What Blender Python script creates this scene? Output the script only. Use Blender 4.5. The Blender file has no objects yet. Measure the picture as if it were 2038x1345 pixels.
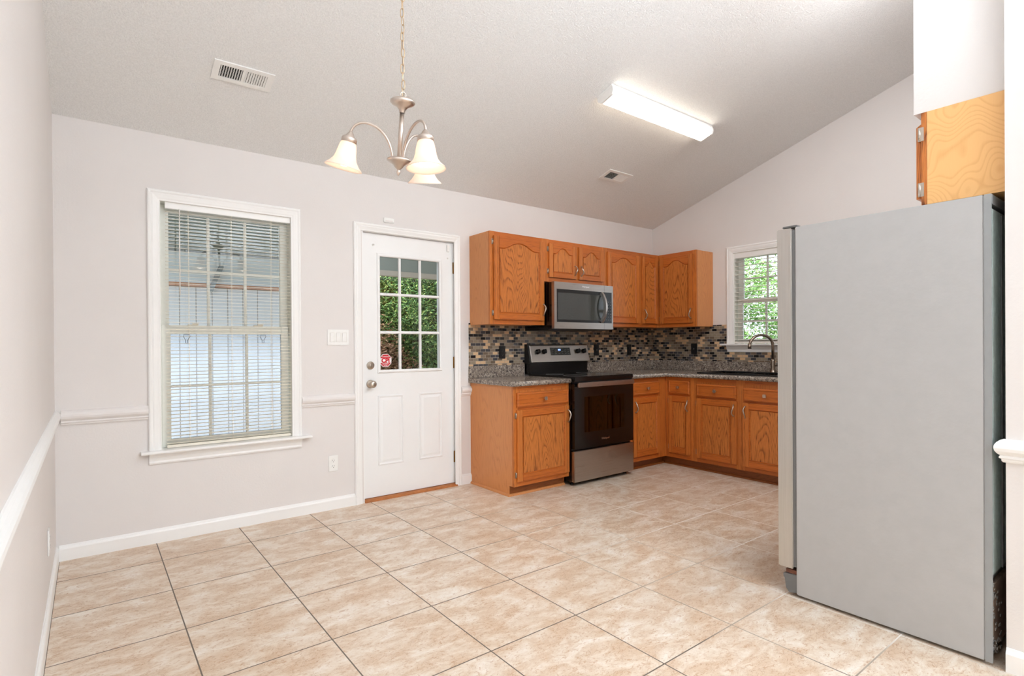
import bpy, bmesh, math, random
from mathutils import Vector, Matrix
random.seed(7)
S = bpy.context.scene
COL = S.collection
R = math.radians

# ---------------------------------------------------------------- camera
cd = bpy.data.cameras.new('camera'); cam = bpy.data.objects.new('camera', cd); COL.objects.link(cam)
rx = Vector((0.81038846, -0.58585285, -0.00685444)); up = Vector((0.00753246, -0.00128023, 0.99997081)); fw = Vector((0.58584453, 0.81041643, -0.00337543))
rx.normalize(); up = (up - rx * up.dot(rx)).normalized(); bk = rx.cross(up)
m = Matrix((rx, up, bk)).transposed().to_4x4(); m.translation = Vector((0.15752, -3.82072, 1.19631))
cam.matrix_world = m
cd.sensor_width = 36; cd.lens = 1071.064 / 2038 * 36; cd.shift_x = 67.79 / 2038; cd.shift_y = 17.17 / 2038; cd.clip_start = .02; cd.clip_end = 200
S.camera = cam
# ---------------------------------------------------------------- colour, sky, lights
S.view_settings.view_transform = 'Standard'; S.view_settings.look = 'None'; S.view_settings.gamma = 1; S.view_settings.use_curve_mapping = False
S.view_settings.exposure = 0.2
S.cycles.max_bounces = 10; S.cycles.diffuse_bounces = 6; S.cycles.glossy_bounces = 5; S.cycles.transparent_max_bounces = 24
S.cycles.caustics_reflective = False; S.cycles.caustics_refractive = False
S.cycles.use_denoising = True
w = bpy.data.worlds.new('world'); S.world = w; w.use_nodes = True
bg = w.node_tree.nodes['Background']; bg.inputs[0].default_value = (.80, .90, 1, 1); bg.inputs[1].default_value = 2.6

def area(name, loc, rot, sx, sy, power, col=(1, 1, 1)):
    l = bpy.data.lights.new(name, 'AREA'); l.shape = 'RECTANGLE'; l.size = sx; l.size_y = sy; l.energy = power; l.color = col
    o = bpy.data.objects.new(name, l); COL.objects.link(o); o.location = loc; o.rotation_euler = rot
    return o
# added fill in front of the solid rear wall, behind the camera
area('rear_fill', (2.4, -7.3, 1.35), (R(90), 0, 0), 5.0, 2.3, 44, (.80, .90, 1))
# added fill behind the camera, aimed up like a flash bounced off the ceiling
area('bounce_fill', (2.3, -5.1, 2.1), (R(180), 0, 0), 1.8, 1.4, 185, (.80, .90, 1))
# unseen fill light added over the kitchen, above the top edge of the frame
area('kitchen_fill', (3.42, -2.9, 3.27), (0, R(-14), 0), .8, .28, 27, (.92, .96, 1))
sun = bpy.data.lights.new('sun', 'SUN'); sun.energy = 6.0; sun.angle = R(12); sun.color = (1, .97, .9)
so = bpy.data.objects.new('sun', sun); COL.objects.link(so); so.rotation_euler = (R(38), R(-24), 0)

# ---------------------------------------------------------------- materials
def lin(c):
    return tuple(((v / 255) / 12.92 if v / 255 <= .04045 else ((v / 255 + .055) / 1.055) ** 2.4) for v in c) + (1,)
class NT:
    def __init__(s, name):
        s.m = bpy.data.materials.new(name); s.m.use_nodes = True; s.t = s.m.node_tree; s.n = s.t.nodes; s.l = s.t.links
        s.b = s.n['Principled BSDF']; s.out = s.n['Material Output']
    def a(s, typ, **k):
        n = s.n.new(typ)
        for q, v in k.items():
            if q.startswith('i_'):
                key = q[2:].replace('_', ' '); n.inputs[int(key) if key.isdigit() else key].default_value = v
            else: setattr(n, q, v)
        return n
    def c(s, a, b): s.l.new(a, b)
    def mth(s, op, a, b=None, c=None):
        n = s.n.new('ShaderNodeMath'); n.operation = op
        for i, v in enumerate((a, b, c)):
            if v is None: continue
            if isinstance(v, (int, float)): n.inputs[i].default_value = v
            else: s.c(v, n.inputs[i])
        return n.outputs[0]
    def ramp(s, fac, stops, interp='LINEAR'):
        r = s.n.new('ShaderNodeValToRGB'); r.color_ramp.interpolation = interp
        e = r.color_ramp.elements
        while len(e) < len(stops): e.new(.5)
        for i, (p, c) in enumerate(stops): e[i].position = p; e[i].color = c if len(c) == 4 else tuple(c) + (1,)
        s.c(fac, r.inputs[0]); return r.outputs[0]
    def mix(s, f, a, b, mode='MIX'):
        n = s.n.new('ShaderNodeMix'); n.data_type = 'RGBA'; n.blend_type = mode
        for sock, v in ((n.inputs['Factor'], f), (n.inputs['A'], a), (n.inputs['B'], b)):
            if isinstance(v, (int, float)): sock.default_value = v
            elif isinstance(v, tuple): sock.default_value = v
            else: s.c(v, sock)
        return n.outputs['Result']
    def bump(s, h, st, dist):
        b = s.n.new('ShaderNodeBump'); b.inputs['Strength'].default_value = st; b.inputs['Distance'].default_value = dist
        s.c(h, b.inputs['Height']); s.c(b.outputs[0], s.b.inputs['Normal'])
    def obj(s):
        if not hasattr(s, 'tc'): s.tc = s.n.new('ShaderNodeTexCoord')
        return s.tc.outputs['Object']
def M_plain(name, col, rough=.5, metal=0, spec=.5, noise=0, nscale=40, bump=0, bscale=60):
    t = NT(name); t.b.inputs['Roughness'].default_value = rough; t.b.inputs['Metallic'].default_value = metal
    t.b.inputs['Specular IOR Level'].default_value = spec
    c = lin(col)
    n = t.a('ShaderNodeTexNoise', i_Scale=nscale, i_Detail=3); t.c(t.obj(), n.inputs['Vector'])
    k = noise or .02
    t.c(t.ramp(n.outputs[0], [(.3, tuple(v * (1 - k) for v in c[:3])), (.7, tuple(min(1, v * (1 + k)) for v in c[:3]))]), t.b.inputs['Base Color'])
    if bump:
        n2 = t.a('ShaderNodeTexNoise', i_Scale=bscale, i_Detail=4); t.c(t.obj(), n2.inputs['Vector']); t.bump(n2.outputs[0], 1, bump)
    return t.m
MAT = {}
MAT['wall'] = M_plain('wall_paint', (228, 223, 220), .75, 0, .3, .01, 3, .0006, 90)
MAT['trim'] = M_plain('trim_paint', (243, 242, 240), .35, 0, .5, .01, 6)
MAT['rail'] = M_plain('rail_paint', (231, 226, 223), .45, 0, .4, .01, 6)
MAT['door'] = M_plain('door_paint', (241, 241, 240), .35, 0, .5, .01, 6, .0004, 30)
MAT['vinyl'] = M_plain('vinyl_sash', (242, 243, 236), .4)
MAT['blind'] = M_plain('blind_vinyl', (240, 233, 218), .45)
MAT['blindw'] = M_plain('blind_white', (236, 231, 224), .45)
MAT['white'] = M_plain('white_plastic', (240, 239, 236), .35)
MAT['dark'] = M_plain('dark_gap', (24, 22, 20), .8)
MAT['blackplastic'] = M_plain('black_plastic', (14, 14, 16), .3)
MAT['blackenamel'] = M_plain('black_enamel', (10, 10, 12), .16)
MAT['sink'] = M_plain('black_composite', (20, 20, 23), .38, 0, .5, .3, 200)
MAT['nickel'] = M_plain('brushed_nickel', (196, 186, 174), .28, 1)
MAT['fixture'] = M_plain('satin_nickel', (212, 200, 190), .34, 1)
MAT['chain'] = M_plain('antique_chain_metal', (206, 180, 148), .3, 1)
MAT['bronze'] = M_plain('faucet_metal', (150, 138, 126), .3, 1)
MAT['brass'] = M_plain('brass', (176, 132, 66), .35, 1)
MAT['fridge'] = M_plain('fridge_side_paint', (180, 179, 178), .42, 0, .5, .02, 20, .0006, 55)
MAT['grey'] = M_plain('grey_plastic', (112, 112, 112), .45)
MAT['galv'] = M_plain('galvanised_steel', (206, 220, 216), .5, .1, .5, .12, 60)
MAT['rust'] = M_plain('rusty_metal', (110, 70, 55), .7, 0, .3, .3, 90)
MAT['card'] = M_plain('fibreboard', (150, 128, 112), .8, 0, .2, .2, 30)
MAT['dust'] = M_plain('dusty_lint', (170, 165, 160), 1, 0, .1, .6, 160)
MAT['threshold'] = M_plain('threshold_wood', (176, 110, 60), .5, 0, .4, .15, 30)
MAT['red'] = M_plain('sticker_red', (205, 24, 40), .5)
MAT['white_ink'] = M_plain('white_ink', (240, 238, 238), .5)
MAT['blackink'] = M_plain('black_ink', (20, 20, 20), .5)
MAT['shedbeam'] = M_plain('weathered_beam', (176, 128, 96), .8, 0, .2, .2, 14)
MAT['shedpanel'] = M_plain('pale_porch_panel', (188, 198, 200), .6)
MAT['porchdark'] = M_plain('dark_porch_roof', (104, 116, 110), .7)
MAT['teal'] = M_plain('porch_fascia_paint', (150, 162, 156), .6)
MAT['cream'] = M_plain('cream_fascia', (206, 198, 186), .6)
MAT['strut'] = M_plain('galvanised_strut', (120, 130, 132), .5, .5)
MAT['earth'] = M_plain('earth', (110, 100, 70), .9, 0, .2, .3, 6)
MAT['bark'] = M_plain('bark', (92, 74, 58), .9, 0, .2, .3, 20)

def steel(name, col, rough=.3, axis=0):
    t = NT(name); t.b.inputs['Metallic'].default_value = 1
    mp = t.a('ShaderNodeMapping'); mp.inputs['Scale'].default_value = [(4, 300, 300), (300, 300, 4)][axis]
    t.c(t.obj(), mp.inputs['Vector']); n = t.a('ShaderNodeTexNoise', i_Scale=1, i_Detail=2); t.c(mp.outputs[0], n.inputs['Vector'])
    c = lin(col)[:3]
    t.c(t.ramp(n.outputs[0], [(.3, tuple(v * .94 for v in c)), (.7, tuple(min(1, v * 1.03) for v in c))]), t.b.inputs['Base Color'])
    t.c(t.mth('MULTIPLY_ADD', n.outputs[0], .15, rough - .07), t.b.inputs['Roughness'])
    return t.m
MAT['steel'] = steel('brushed_steel', (176, 170, 164), .3)
MAT['steelv'] = steel('brushed_steel_vertical', (208, 207, 204), .34, 1)

def oak(name, axis, base, dark, light, strength=1.0, straight=False, wavy=False):
    t = NT(name); t.b.inputs['Roughness'].default_value = .33; t.b.inputs['Specular IOR Level'].default_value = .45
    oi = t.a('ShaderNodeObjectInfo'); sp = t.a('ShaderNodeSeparateXYZ'); t.c(t.obj(), sp.inputs[0])
    X, Y, Z = sp.outputs
    if axis == 'z': cr = t.mth('ADD', X, Y); al = Z
    elif axis == 'x': cr = Z; al = t.mth('ADD', X, Y)
    rnd = t.mth('MULTIPLY', oi.outputs['Random'], 37)
    cb = t.a('ShaderNodeCombineXYZ'); t.c(cr, cb.inputs[0]); t.c(rnd, cb.inputs[1]); t.c(t.mth('MULTIPLY', al, (.018 if straight else (.5 if wavy else .15))), cb.inputs[2])
    n1 = t.a('ShaderNodeTexNoise', i_Scale=13.0 if straight else 5.2, i_Detail=1.2, i_Roughness=.45); t.c(cb.outputs[0], n1.inputs['Vector'])
    # contour lines of a stretched noise field give the cathedral figure
    ph = t.mth('MULTIPLY', n1.outputs[0], 12.0 if straight else 34.0)
    fr = t.mth('FRACT', ph)
    ring = t.ramp(fr, [(0, (.1, .1, .1)), (.55, (.15, .15, .15)), (.84, (.95, .95, .95)), (1, (.1, .1, .1))])
    cb2 = t.a('ShaderNodeCombineXYZ'); t.c(t.mth('MULTIPLY', cr, 260), cb2.inputs[0]); t.c(rnd, cb2.inputs[1]); t.c(t.mth('MULTIPLY', al, 14), cb2.inputs[2])
    n2 = t.a('ShaderNodeTexNoise', i_Scale=1, i_Detail=2); t.c(cb2.outputs[0], n2.inputs['Vector'])
    pore = t.ramp(n2.outputs[0], [(.42, (1, 1, 1)), (.56, (0, 0, 0))])
    g = t.mth('MULTIPLY', t.mth('MULTIPLY_ADD', pore, .1 if wavy else .7, .7 if wavy else .3), t.mth('MULTIPLY_ADD', ring, .85, .2))
    n3 = t.a('ShaderNodeTexNoise', i_Scale=1.6, i_Detail=2); t.c(cb.outputs[0], n3.inputs['Vector'])
    b = t.mix(n3.outputs[0], lin(base), lin(light))
    col = t.mix(t.mth('MULTIPLY', g, strength), b, lin(dark))
    hs = t.a('ShaderNodeHueSaturation'); t.c(t.mth('MULTIPLY_ADD', oi.outputs['Random'], .16, .92), hs.inputs['Value']); t.c(col, hs.inputs['Color'])
    t.c(hs.outputs[0], t.b.inputs['Base Color'])
    t.bump(t.mth('SUBTRACT', 1, g), .25, .0006)
    return t.m
MAT['oak'] = oak('oak_vertical', 'z', (206, 120, 54), (106, 50, 16), (218, 136, 66), 1.0)
MAT['oaks'] = oak('oak_straight_grain', 'z', (202, 114, 48), (120, 58, 20), (214, 130, 62), .7, True)
MAT['oakh'] = oak('oak_horizontal', 'x', (194, 102, 38), (116, 52, 16), (206, 116, 48), .6, True)
MAT['oakply'] = oak('oak_side_veneer', 'z', (212, 140, 82), (170, 96, 48), (222, 154, 96), .45)
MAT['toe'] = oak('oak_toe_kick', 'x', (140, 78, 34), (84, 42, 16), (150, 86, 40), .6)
MAT['birch'] = oak('birch_veneer', 'z', (234, 182, 118), (208, 146, 84), (240, 194, 132), .6, wavy=True)

def granite(name):
    t = NT(name); t.b.inputs['Roughness'].default_value = .22
    a = t.a('ShaderNodeTexNoise', i_Scale=62, i_Detail=5, i_Roughness=.7, i_Distortion=1.2); t.c(t.obj(), a.inputs['Vector'])
    c1 = t.ramp(a.outputs[0], [(.36, lin((46, 42, 44))), (.44, lin((98, 88, 84))), (.5, lin((140, 128, 118))), (.56, lin((172, 158, 142))), (.64, lin((206, 198, 188)))])
    v = t.a('ShaderNodeTexNoise', i_Scale=11, i_Detail=3); t.c(t.obj(), v.inputs['Vector'])
    f = t.ramp(v.outputs[0], [(.4, (0, 0, 0)), (.65, (1, 1, 1))])
    t.c(t.mix(t.mth('MULTIPLY', f, .35), c1, lin((126, 112, 100))), t.b.inputs['Base Color'])
    return t.m
MAT['granite'] = granite('granite_laminate')

def mosaic(name, ax):
    t = NT(name); sp = t.a('ShaderNodeSeparateXYZ'); t.c(t.obj(), sp.inputs[0]); cb = t.a('ShaderNodeCombineXYZ')
    t.c(sp.outputs[ax], cb.inputs[0]); t.c(t.mth('ADD', sp.outputs[2], .0065), cb.inputs[1])
    def br():
        b = t.a('ShaderNodeTexBrick', i_Scale=1, i_Mortar_Size=.0016, i_Mortar_Smooth=0, i_Bias=0, i_Brick_Width=.0535, i_Row_Height=.0265)
        b.offset = .5; b.inputs['Color1'].default_value = (0, 0, 0, 1); b.inputs['Color2'].default_value = (1, 1, 1, 1); b.inputs['Mortar'].default_value = (0, 0, 0, 1)
        t.c(cb.outputs[0], b.inputs['Vector']); return b
    b = br()
    wn = t.a('ShaderNodeTexWhiteNoise'); wn.noise_dimensions = '1D'; t.c(t.mth('MULTIPLY', b.outputs['Color'], 977.0), wn.inputs['W']); bc_ = wn.outputs['Value']
    tile = t.ramp(bc_, [(0, lin((30, 30, 34))), (.15, lin((78, 78, 84))), (.30, lin((124, 108, 92))), (.46, lin((158, 146, 128))), (.66, lin((136, 120, 104))), (.80, lin((220, 188, 150)))], 'CONSTANT')
    n = t.a('ShaderNodeTexNoise', i_Scale=220, i_Detail=4); t.c(t.obj(), n.inputs['Vector'])
    tile = t.mix(.35, tile, t.ramp(n.outputs[0], [(.35, lin((60, 50, 44))), (.65, lin((170, 156, 140)))]), 'SOFT_LIGHT')
    t.c(t.mix(b.outputs['Fac'], tile, lin((168, 156, 142))), t.b.inputs['Base Color'])
    rr = t.ramp(bc_, [(0, (.08,) * 3), (.36, (.25,) * 3), (.53, (.12,) * 3), (.68, (.35,) * 3), (.8, (.4,) * 3)], 'CONSTANT')
    t.c(t.mth('MULTIPLY_ADD', b.outputs['Fac'], .5, rr), t.b.inputs['Roughness'])
    t.bump(t.mth('SUBTRACT', 1, b.outputs['Fac']), .5, .0012)
    return t.m
MAT['mosaic_x'] = mosaic('mosaic_tile_back', 0)
MAT['mosaic_y'] = mosaic('mosaic_tile_right', 1)

def floor_mat():
    t = NT('ceramic_floor_tile'); sp = t.a('ShaderNodeSeparateXYZ'); t.c(t.obj(), sp.inputs[0]); cb = t.a('ShaderNodeCombineXYZ')
    t.c(t.mth('ADD', sp.outputs[0], -.483 + .4695 * 20), cb.inputs[0]); t.c(t.mth('ADD', sp.outputs[1], .338 + .452 * 30), cb.inputs[1])
    b = t.a('ShaderNodeTexBrick', i_Scale=1, i_Mortar_Size=.0028, i_Mortar_Smooth=.1, i_Bias=0, i_Brick_Width=.4695, i_Row_Height=.452)
    b.offset = 0; b.squash = 1; b.inputs['Color1'].default_value = (0, 0, 0, 1); b.inputs['Color2'].default_value = (1, 1, 1, 1); b.inputs['Mortar'].default_value = (.5, .5, .5, 1)
    t.c(cb.outputs[0], b.inputs['Vector'])
    sh = t.mth('MULTIPLY', b.outputs['Color'], 9.0)
    c2 = t.a('ShaderNodeCombineXYZ'); t.c(sp.outputs[0], c2.inputs[0]); t.c(t.mth('MULTIPLY', sp.outputs[1], 1.9), c2.inputs[1]); t.c(sh, c2.inputs[2])
    n = t.a('ShaderNodeTexNoise', i_Scale=5.5, i_Detail=9, i_Roughness=.7, i_Distortion=.4); t.c(c2.outputs[0], n.inputs['Vector'])
    base = t.ramp(n.outputs[0], [(.3, lin((202, 172, 143))), (.45, lin((213, 190, 166))), (.55, lin((224, 209, 191))), (.68, lin((236, 228, 218)))])
    n2 = t.a('ShaderNodeTexNoise', i_Scale=30, i_Detail=8, i_Roughness=.72, i_Distortion=1.4); t.c(c2.outputs[0], n2.inputs['Vector'])
    v = t.ramp(n2.outputs[0], [(.39, (1, 1, 1)), (.45, (0, 0, 0))])
    base = t.mix(t.mth('MULTIPLY', v, .6), base, lin((180, 134, 94)))
    n4 = t.a('ShaderNodeTexNoise', i_Scale=48, i_Detail=5, i_Roughness=.7, i_Distortion=2); t.c(c2.outputs[0], n4.inputs['Vector'])
    v2 = t.ramp(n4.outputs[0], [(.33, (1, 1, 1)), (.40, (0, 0, 0))])
    base = t.mix(t.mth('MULTIPLY', v2, .7), base, lin((166, 116, 78)))
    base = t.mix(t.mth('MULTIPLY', b.outputs['Color'], .16), base, lin((214, 188, 162)))
    n5 = t.a('ShaderNodeTexNoise', i_Scale=15, i_Detail=6, i_Roughness=.6, i_Distortion=1.6); t.c(c2.outputs[0], n5.inputs['Vector'])
    line = t.ramp(t.mth('ABSOLUTE', t.mth('SUBTRACT', n5.outputs[0], .5)), [(0, (1, 1, 1)), (.011, (0, 0, 0))])
    msk = t.ramp(n.outputs[0], [(.42, (1, 1, 1)), (.54, (0, 0, 0))])
    base = t.mix(t.mth('MULTIPLY', t.mth('MULTIPLY', line, msk), .85), base, lin((146, 94, 54)))
    # grout: dirty grey in the dining half, paler in the kitchen half
    n3 = t.a('ShaderNodeTexNoise', i_Scale=2.2, i_Detail=4); t.c(t.obj(), n3.inputs['Vector'])
    k = t.mth('ADD', t.mth('MULTIPLY_ADD', sp.outputs[0], .6, -1.05), t.mth('MULTIPLY_ADD', n3.outputs[0], 1.3, -.65))
    gr = t.ramp(k, [(.1, lin((112, 100, 90))), (.55, lin((190, 176, 160))), (.9, lin((246, 240, 232)))])
    t.c(t.mix(b.outputs['Fac'], base, gr), t.b.inputs['Base Color'])
    t.c(t.mth('MULTIPLY_ADD', b.outputs['Fac'], .4, .3), t.b.inputs['Roughness'])
    t.b.inputs['Specular IOR Level'].default_value = .35
    h = t.mth('SUBTRACT', t.mth('MULTIPLY', n2.outputs[0], .25), b.outputs['Fac'])
    t.bump(h, .5, .0012)
    return t.m
MAT['floor'] = floor_mat()

def ceil_mat():
    t = NT('textured_ceiling'); t.b.inputs['Roughness'].default_value = .85; t.b.inputs['Specular IOR Level'].default_value = .2
    n = t.a('ShaderNodeTexNoise', i_Scale=125, i_Detail=3, i_Roughness=.65); t.c(t.obj(), n.inputs['Vector'])
    t.c(t.ramp(n.outputs[0], [(.3, lin((232, 232, 231))), (.7, lin((246, 246, 245)))]), t.b.inputs['Base Color'])
    t.bump(n.outputs[0], 1.0, .006)
    return t.m
MAT['ceiling'] = ceil_mat()

def glass_mat(name, tint=(1, 1, 1), refl=1.0):
    t = NT(name); t.n.remove(t.b)
    tr = t.a('ShaderNodeBsdfTransparent'); tr.inputs[0].default_value = tint + (1,)
    gl = t.a('ShaderNodeBsdfGlossy'); gl.inputs['Roughness'].default_value = .01
    fr = t.a('ShaderNodeFresnel'); fr.inputs[0].default_value = 1.5
    mx = t.a('ShaderNodeMixShader'); t.c(t.mth('MULTIPLY', fr.outputs[0], refl), mx.inputs[0]); t.c(tr.outputs[0], mx.inputs[1]); t.c(gl.outputs[0], mx.inputs[2])
    t.c(mx.outputs[0], t.out.inputs[0]); return t.m
MAT['glass'] = glass_mat('window_glass')
MAT['screen'] = glass_mat('insect_screened_glass', (.80, .84, .90), 1)
MAT['ovenglass'] = glass_mat('tinted_oven_glass', (.46, .34, .26), 1.3)
def mwglass():
    t = NT('dark_reflective_glass'); t.b.inputs['Base Color'].default_value = lin((34, 38, 38)); t.b.inputs['Roughness'].default_value = .06
    t.b.inputs['IOR'].default_value = 1.7
    v = t.a('ShaderNodeTexVoronoi', i_Scale=420); t.c(t.obj(), v.inputs['Vector'])
    t.c(t.ramp(v.outputs['Distance'], [(.3, lin((26, 28, 28))), (.6, lin((64, 68, 66)))]), t.b.inputs['Base Color']); return t.m
MAT['mwglass'] = mwglass()
def glow(name, col, st, tcol=None):
    t = NT(name); t.b.inputs['Base Color'].default_value = lin((240, 225, 200)); t.b.inputs['Roughness'].default_value = .4
    t.b.inputs['Emission Color'].default_value = lin(col); t.b.inputs['Emission Strength'].default_value = st
    return t.m
MAT['bulb'] = glow('lit_bulb', (255, 240, 222), 6.5)
def shade_glass():
    t = NT('frosted_glass_shade'); t.b.inputs['Base Color'].default_value = lin((248, 236, 224)); t.b.inputs['Roughness'].default_value = .35
    t.b.inputs['Emission Color'].default_value = lin((255, 230, 208)); t.b.inputs['Emission Strength'].default_value = .18
    tl = t.a('ShaderNodeBsdfTranslucent'); tl.inputs[0].default_value = lin((250, 226, 206))
    mx = t.a('ShaderNodeMixShader'); mx.inputs[0].default_value = .3; t.c(t.b.outputs[0], mx.inputs[1]); t.c(tl.outputs[0], mx.inputs[2]); t.c(mx.outputs[0], t.out.inputs[0]); return t.m
MAT['shade'] = shade_glass()
MAT['tube'] = glow('lit_diffuser', (255, 244, 228), 5.5)
MAT['display'] = glow('blue_lit_display', (120, 170, 255), 1.4)
def siding():
    t = NT('grooved_siding'); t.b.inputs['Roughness'].default_value = .7
    sp = t.a('ShaderNodeSeparateXYZ'); t.c(t.obj(), sp.inputs[0])
    f = t.mth('FRACT', t.mth('MULTIPLY', sp.outputs[0], 6.6))
    g = t.ramp(f, [(0, (1, 1, 1)), (.05, (1, 1, 1)), (.07, (0, 0, 0))])
    t.c(t.mix(g, lin((194, 199, 202)), lin((136, 134, 128))), t.b.inputs['Base Color']); return t.m
MAT['siding'] = siding()
def leafm(name, stops):
    t = NT(name); t.b.inputs['Roughness'].default_value = .55
    n = t.a('ShaderNodeTexNoise', i_Scale=26, i_Detail=3); t.c(t.obj(), n.inputs['Vector'])
    t.c(t.ramp(n.outputs[0], [(p, lin(c)) for p, c in stops]), t.b.inputs['Base Color']); return t.m
MAT['conifer'] = leafm('conifer_sprays', [(.3, (40, 78, 44)), (.45, (72, 116, 62)), (.55, (108, 146, 78)), (.7, (190, 196, 120))])
MAT['deadleaf'] = leafm('dead_sprays', [(.3, (124, 92, 72)), (.5, (196, 156, 126)), (.7, (240, 210, 178))])
MAT['leaf'] = leafm('tree_leaves', [(.3, (84, 138, 66)), (.5, (140, 184, 104)), (.7, (198, 224, 156))])

# ---------------------------------------------------------------- object helpers
def tag(o, label=None, cat=None, group=None, kind=None):
    if label: o['label'] = label
    if cat: o['category'] = cat
    if group: o['group'] = group
    if kind: o['kind'] = kind
    return o
WM = {}
def empty(name, loc=(0, 0, 0), rz=0, rx_=0, par=None, mat=None):
    o = bpy.data.objects.new(name, None); COL.objects.link(o); o.empty_display_size = .05
    if mat is not None: o.matrix_basis = mat; W = mat
    else:
        o.location = loc; o.rotation_euler = (rx_, 0, rz)
        W = Matrix.Translation(Vector(loc)) @ Matrix.Rotation(rz, 4, 'Z') @ Matrix.Rotation(rx_, 4, 'X')
    if par: o.parent = par; W = WM[par.name] @ W
    WM[o.name] = W
    return o
def thing(name, label, cat, loc=(0, 0, 0), rz=0, group=None, **k):
    return tag(empty(name, loc, rz, **k), label, cat, group)

class MB:
    def __init__(s): s.b = bmesh.new(); s.mi = 0
    def _f(s, vs):
        f = s.b.faces.new(vs); f.material_index = s.mi; return f
    def box(s, x0, x1, y0, y1, z0, z1, bev=0):
        x0, x1 = sorted((x0, x1)); y0, y1 = sorted((y0, y1)); z0, z1 = sorted((z0, z1))
        v = [s.b.verts.new(p) for p in ((x0, y0, z0), (x1, y0, z0), (x1, y1, z0), (x0, y1, z0), (x0, y0, z1), (x1, y0, z1), (x1, y1, z1), (x0, y1, z1))]
        fs = [s._f([v[i] for i in q]) for q in ((0, 3, 2, 1), (4, 5, 6, 7), (0, 1, 5, 4), (1, 2, 6, 5), (2, 3, 7, 6), (3, 0, 4, 7))]
        if bev:
            es = list({e for f in fs for e in f.edges})
            bmesh.ops.bevel(s.b, geom=es, offset=min(bev, .45 * min(x1 - x0, y1 - y0, z1 - z0)), segments=2, affect='EDGES', material=s.mi)
        return s
    def prism(s, poly, axis, a0, a1):
        """poly: 2-D points in the other two axes (order x,y,z skipping axis)"""
        def P(u, v, a): return {'x': (a, u, v), 'y': (u, a, v), 'z': (u, v, a)}[axis]
        A = [s.b.verts.new(P(u, v, a0)) for u, v in poly]; B = [s.b.verts.new(P(u, v, a1)) for u, v in poly]
        n = len(poly); s._f(A); s._f(B[::-1])
        for i in range(n): s._f([A[i], B[i], B[(i + 1) % n], A[(i + 1) % n]])
        return s
    def sweep(s, path, prof, upv, closed=False, caps=True, smooth=False):
        pts = [Vector(p) for p in path]; u = Vector(upv).normalized(); n = len(pts); rings = []
        for i, p in enumerate(pts):
            t1 = (p - pts[i - 1]).normalized() if (i > 0 or closed) else None
            t2 = (pts[(i + 1) % n] - p).normalized() if (i < n - 1 or closed) else None
            s1 = t1.cross(u).normalized() if t1 else None; s2 = t2.cross(u).normalized() if t2 else None
            if s1 and s2: sm = (s1 + s2) / max(.2, 1 + s1.dot(s2))
            else: sm = s1 or s2
            rings.append([s.b.verts.new(p + sm * a + u * b) for a, b in prof])
        k = len(prof)
        for i in range(n if closed else n - 1):
            A, B = rings[i], rings[(i + 1) % n]
            for j in range(k):
                f = s._f([A[j], A[(j + 1) % k], B[(j + 1) % k], B[j]]); f.smooth = smooth
        if caps and not closed: s._f(rings[0]); s._f(rings[-1][::-1])
        return s
    def tube(s, path, r, seg=10, closed=False, rads=None):
        pts = [Vector(p) for p in path]; n = len(pts); rings = []
        prev = None
        for i, p in enumerate(pts):
            if closed: t = (pts[(i + 1) % n] - pts[i - 1]).normalized()
            else: t = (pts[min(i + 1, n - 1)] - pts[max(i - 1, 0)]).normalized()
            if prev is None:
                a = Vector((0, 0, 1)) if abs(t.z) < .9 else Vector((1, 0, 0)); e1 = t.cross(a).normalized()
            else: e1 = (prev - t * prev.dot(t)).normalized()
            prev = e1; e2 = t.cross(e1); rr = rads[i] if rads else r
            rings.append([s.b.verts.new(p + (e1 * math.cos(6.28318 * j / seg) + e2 * math.sin(6.28318 * j / seg)) * rr) for j in range(seg)])
        for i in range(n if closed else n - 1):
            A, B = rings[i], rings[(i + 1) % n]
            for j in range(seg):
                f = s._f([A[j], A[(j + 1) % seg], B[(j + 1) % seg], B[j]]); f.smooth = True
        if not closed: s._f(rings[0][::-1]); s._f(rings[-1])
        return s
    def lathe(s, prof, c=(0, 0, 0), axis=(0, 0, 1), seg=28, cap=True):
        ax = Vector(axis).normalized(); a = Vector((1, 0, 0)) if abs(ax.x) < .9 else Vector((0, 1, 0)); e1 = (a - ax * a.dot(ax)).normalized(); e2 = ax.cross(e1); c = Vector(c); rings = []
        for r, h in prof: rings.append([s.b.verts.new(c + ax * h + (e1 * math.cos(6.28318 * j / seg) + e2 * math.sin(6.28318 * j / seg)) * max(r, 1e-5)) for j in range(seg)])
        for A, B in zip(rings, rings[1:]):
            for j in range(seg):
                f = s._f([A[j], A[(j + 1) % seg], B[(j + 1) % seg], B[j]]); f.smooth = True
        if cap:
            s._f(rings[0][::-1]); s._f(rings[-1])
        return s
    def build(s, name, mats, par=None, world=True, bev=0, mod=None):
        me = bpy.data.meshes.new(name)
        bmesh.ops.recalc_face_normals(s.b, faces=s.b.faces[:])
        if par is not None and world: bmesh.ops.transform(s.b, matrix=WM[par.name].inverted(), verts=s.b.verts[:])
        s.b.to_mesh(me); s.b.free()
        for mm in (mats if isinstance(mats, (list, tuple)) else [mats]): me.materials.append(MAT[mm] if isinstance(mm, str) else mm)
        o = bpy.data.objects.new(name, me); COL.objects.link(o)
        W = Matrix.Identity(4)
        if par is not None: o.parent = par; W = WM[par.name].copy()
        WM[o.name] = W
        if bev:
            q = o.modifiers.new('bevel', 'BEVEL'); q.width = bev; q.segments = 2; q.limit_method = 'ANGLE'; q.angle_limit = R(50)
        return o
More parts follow.
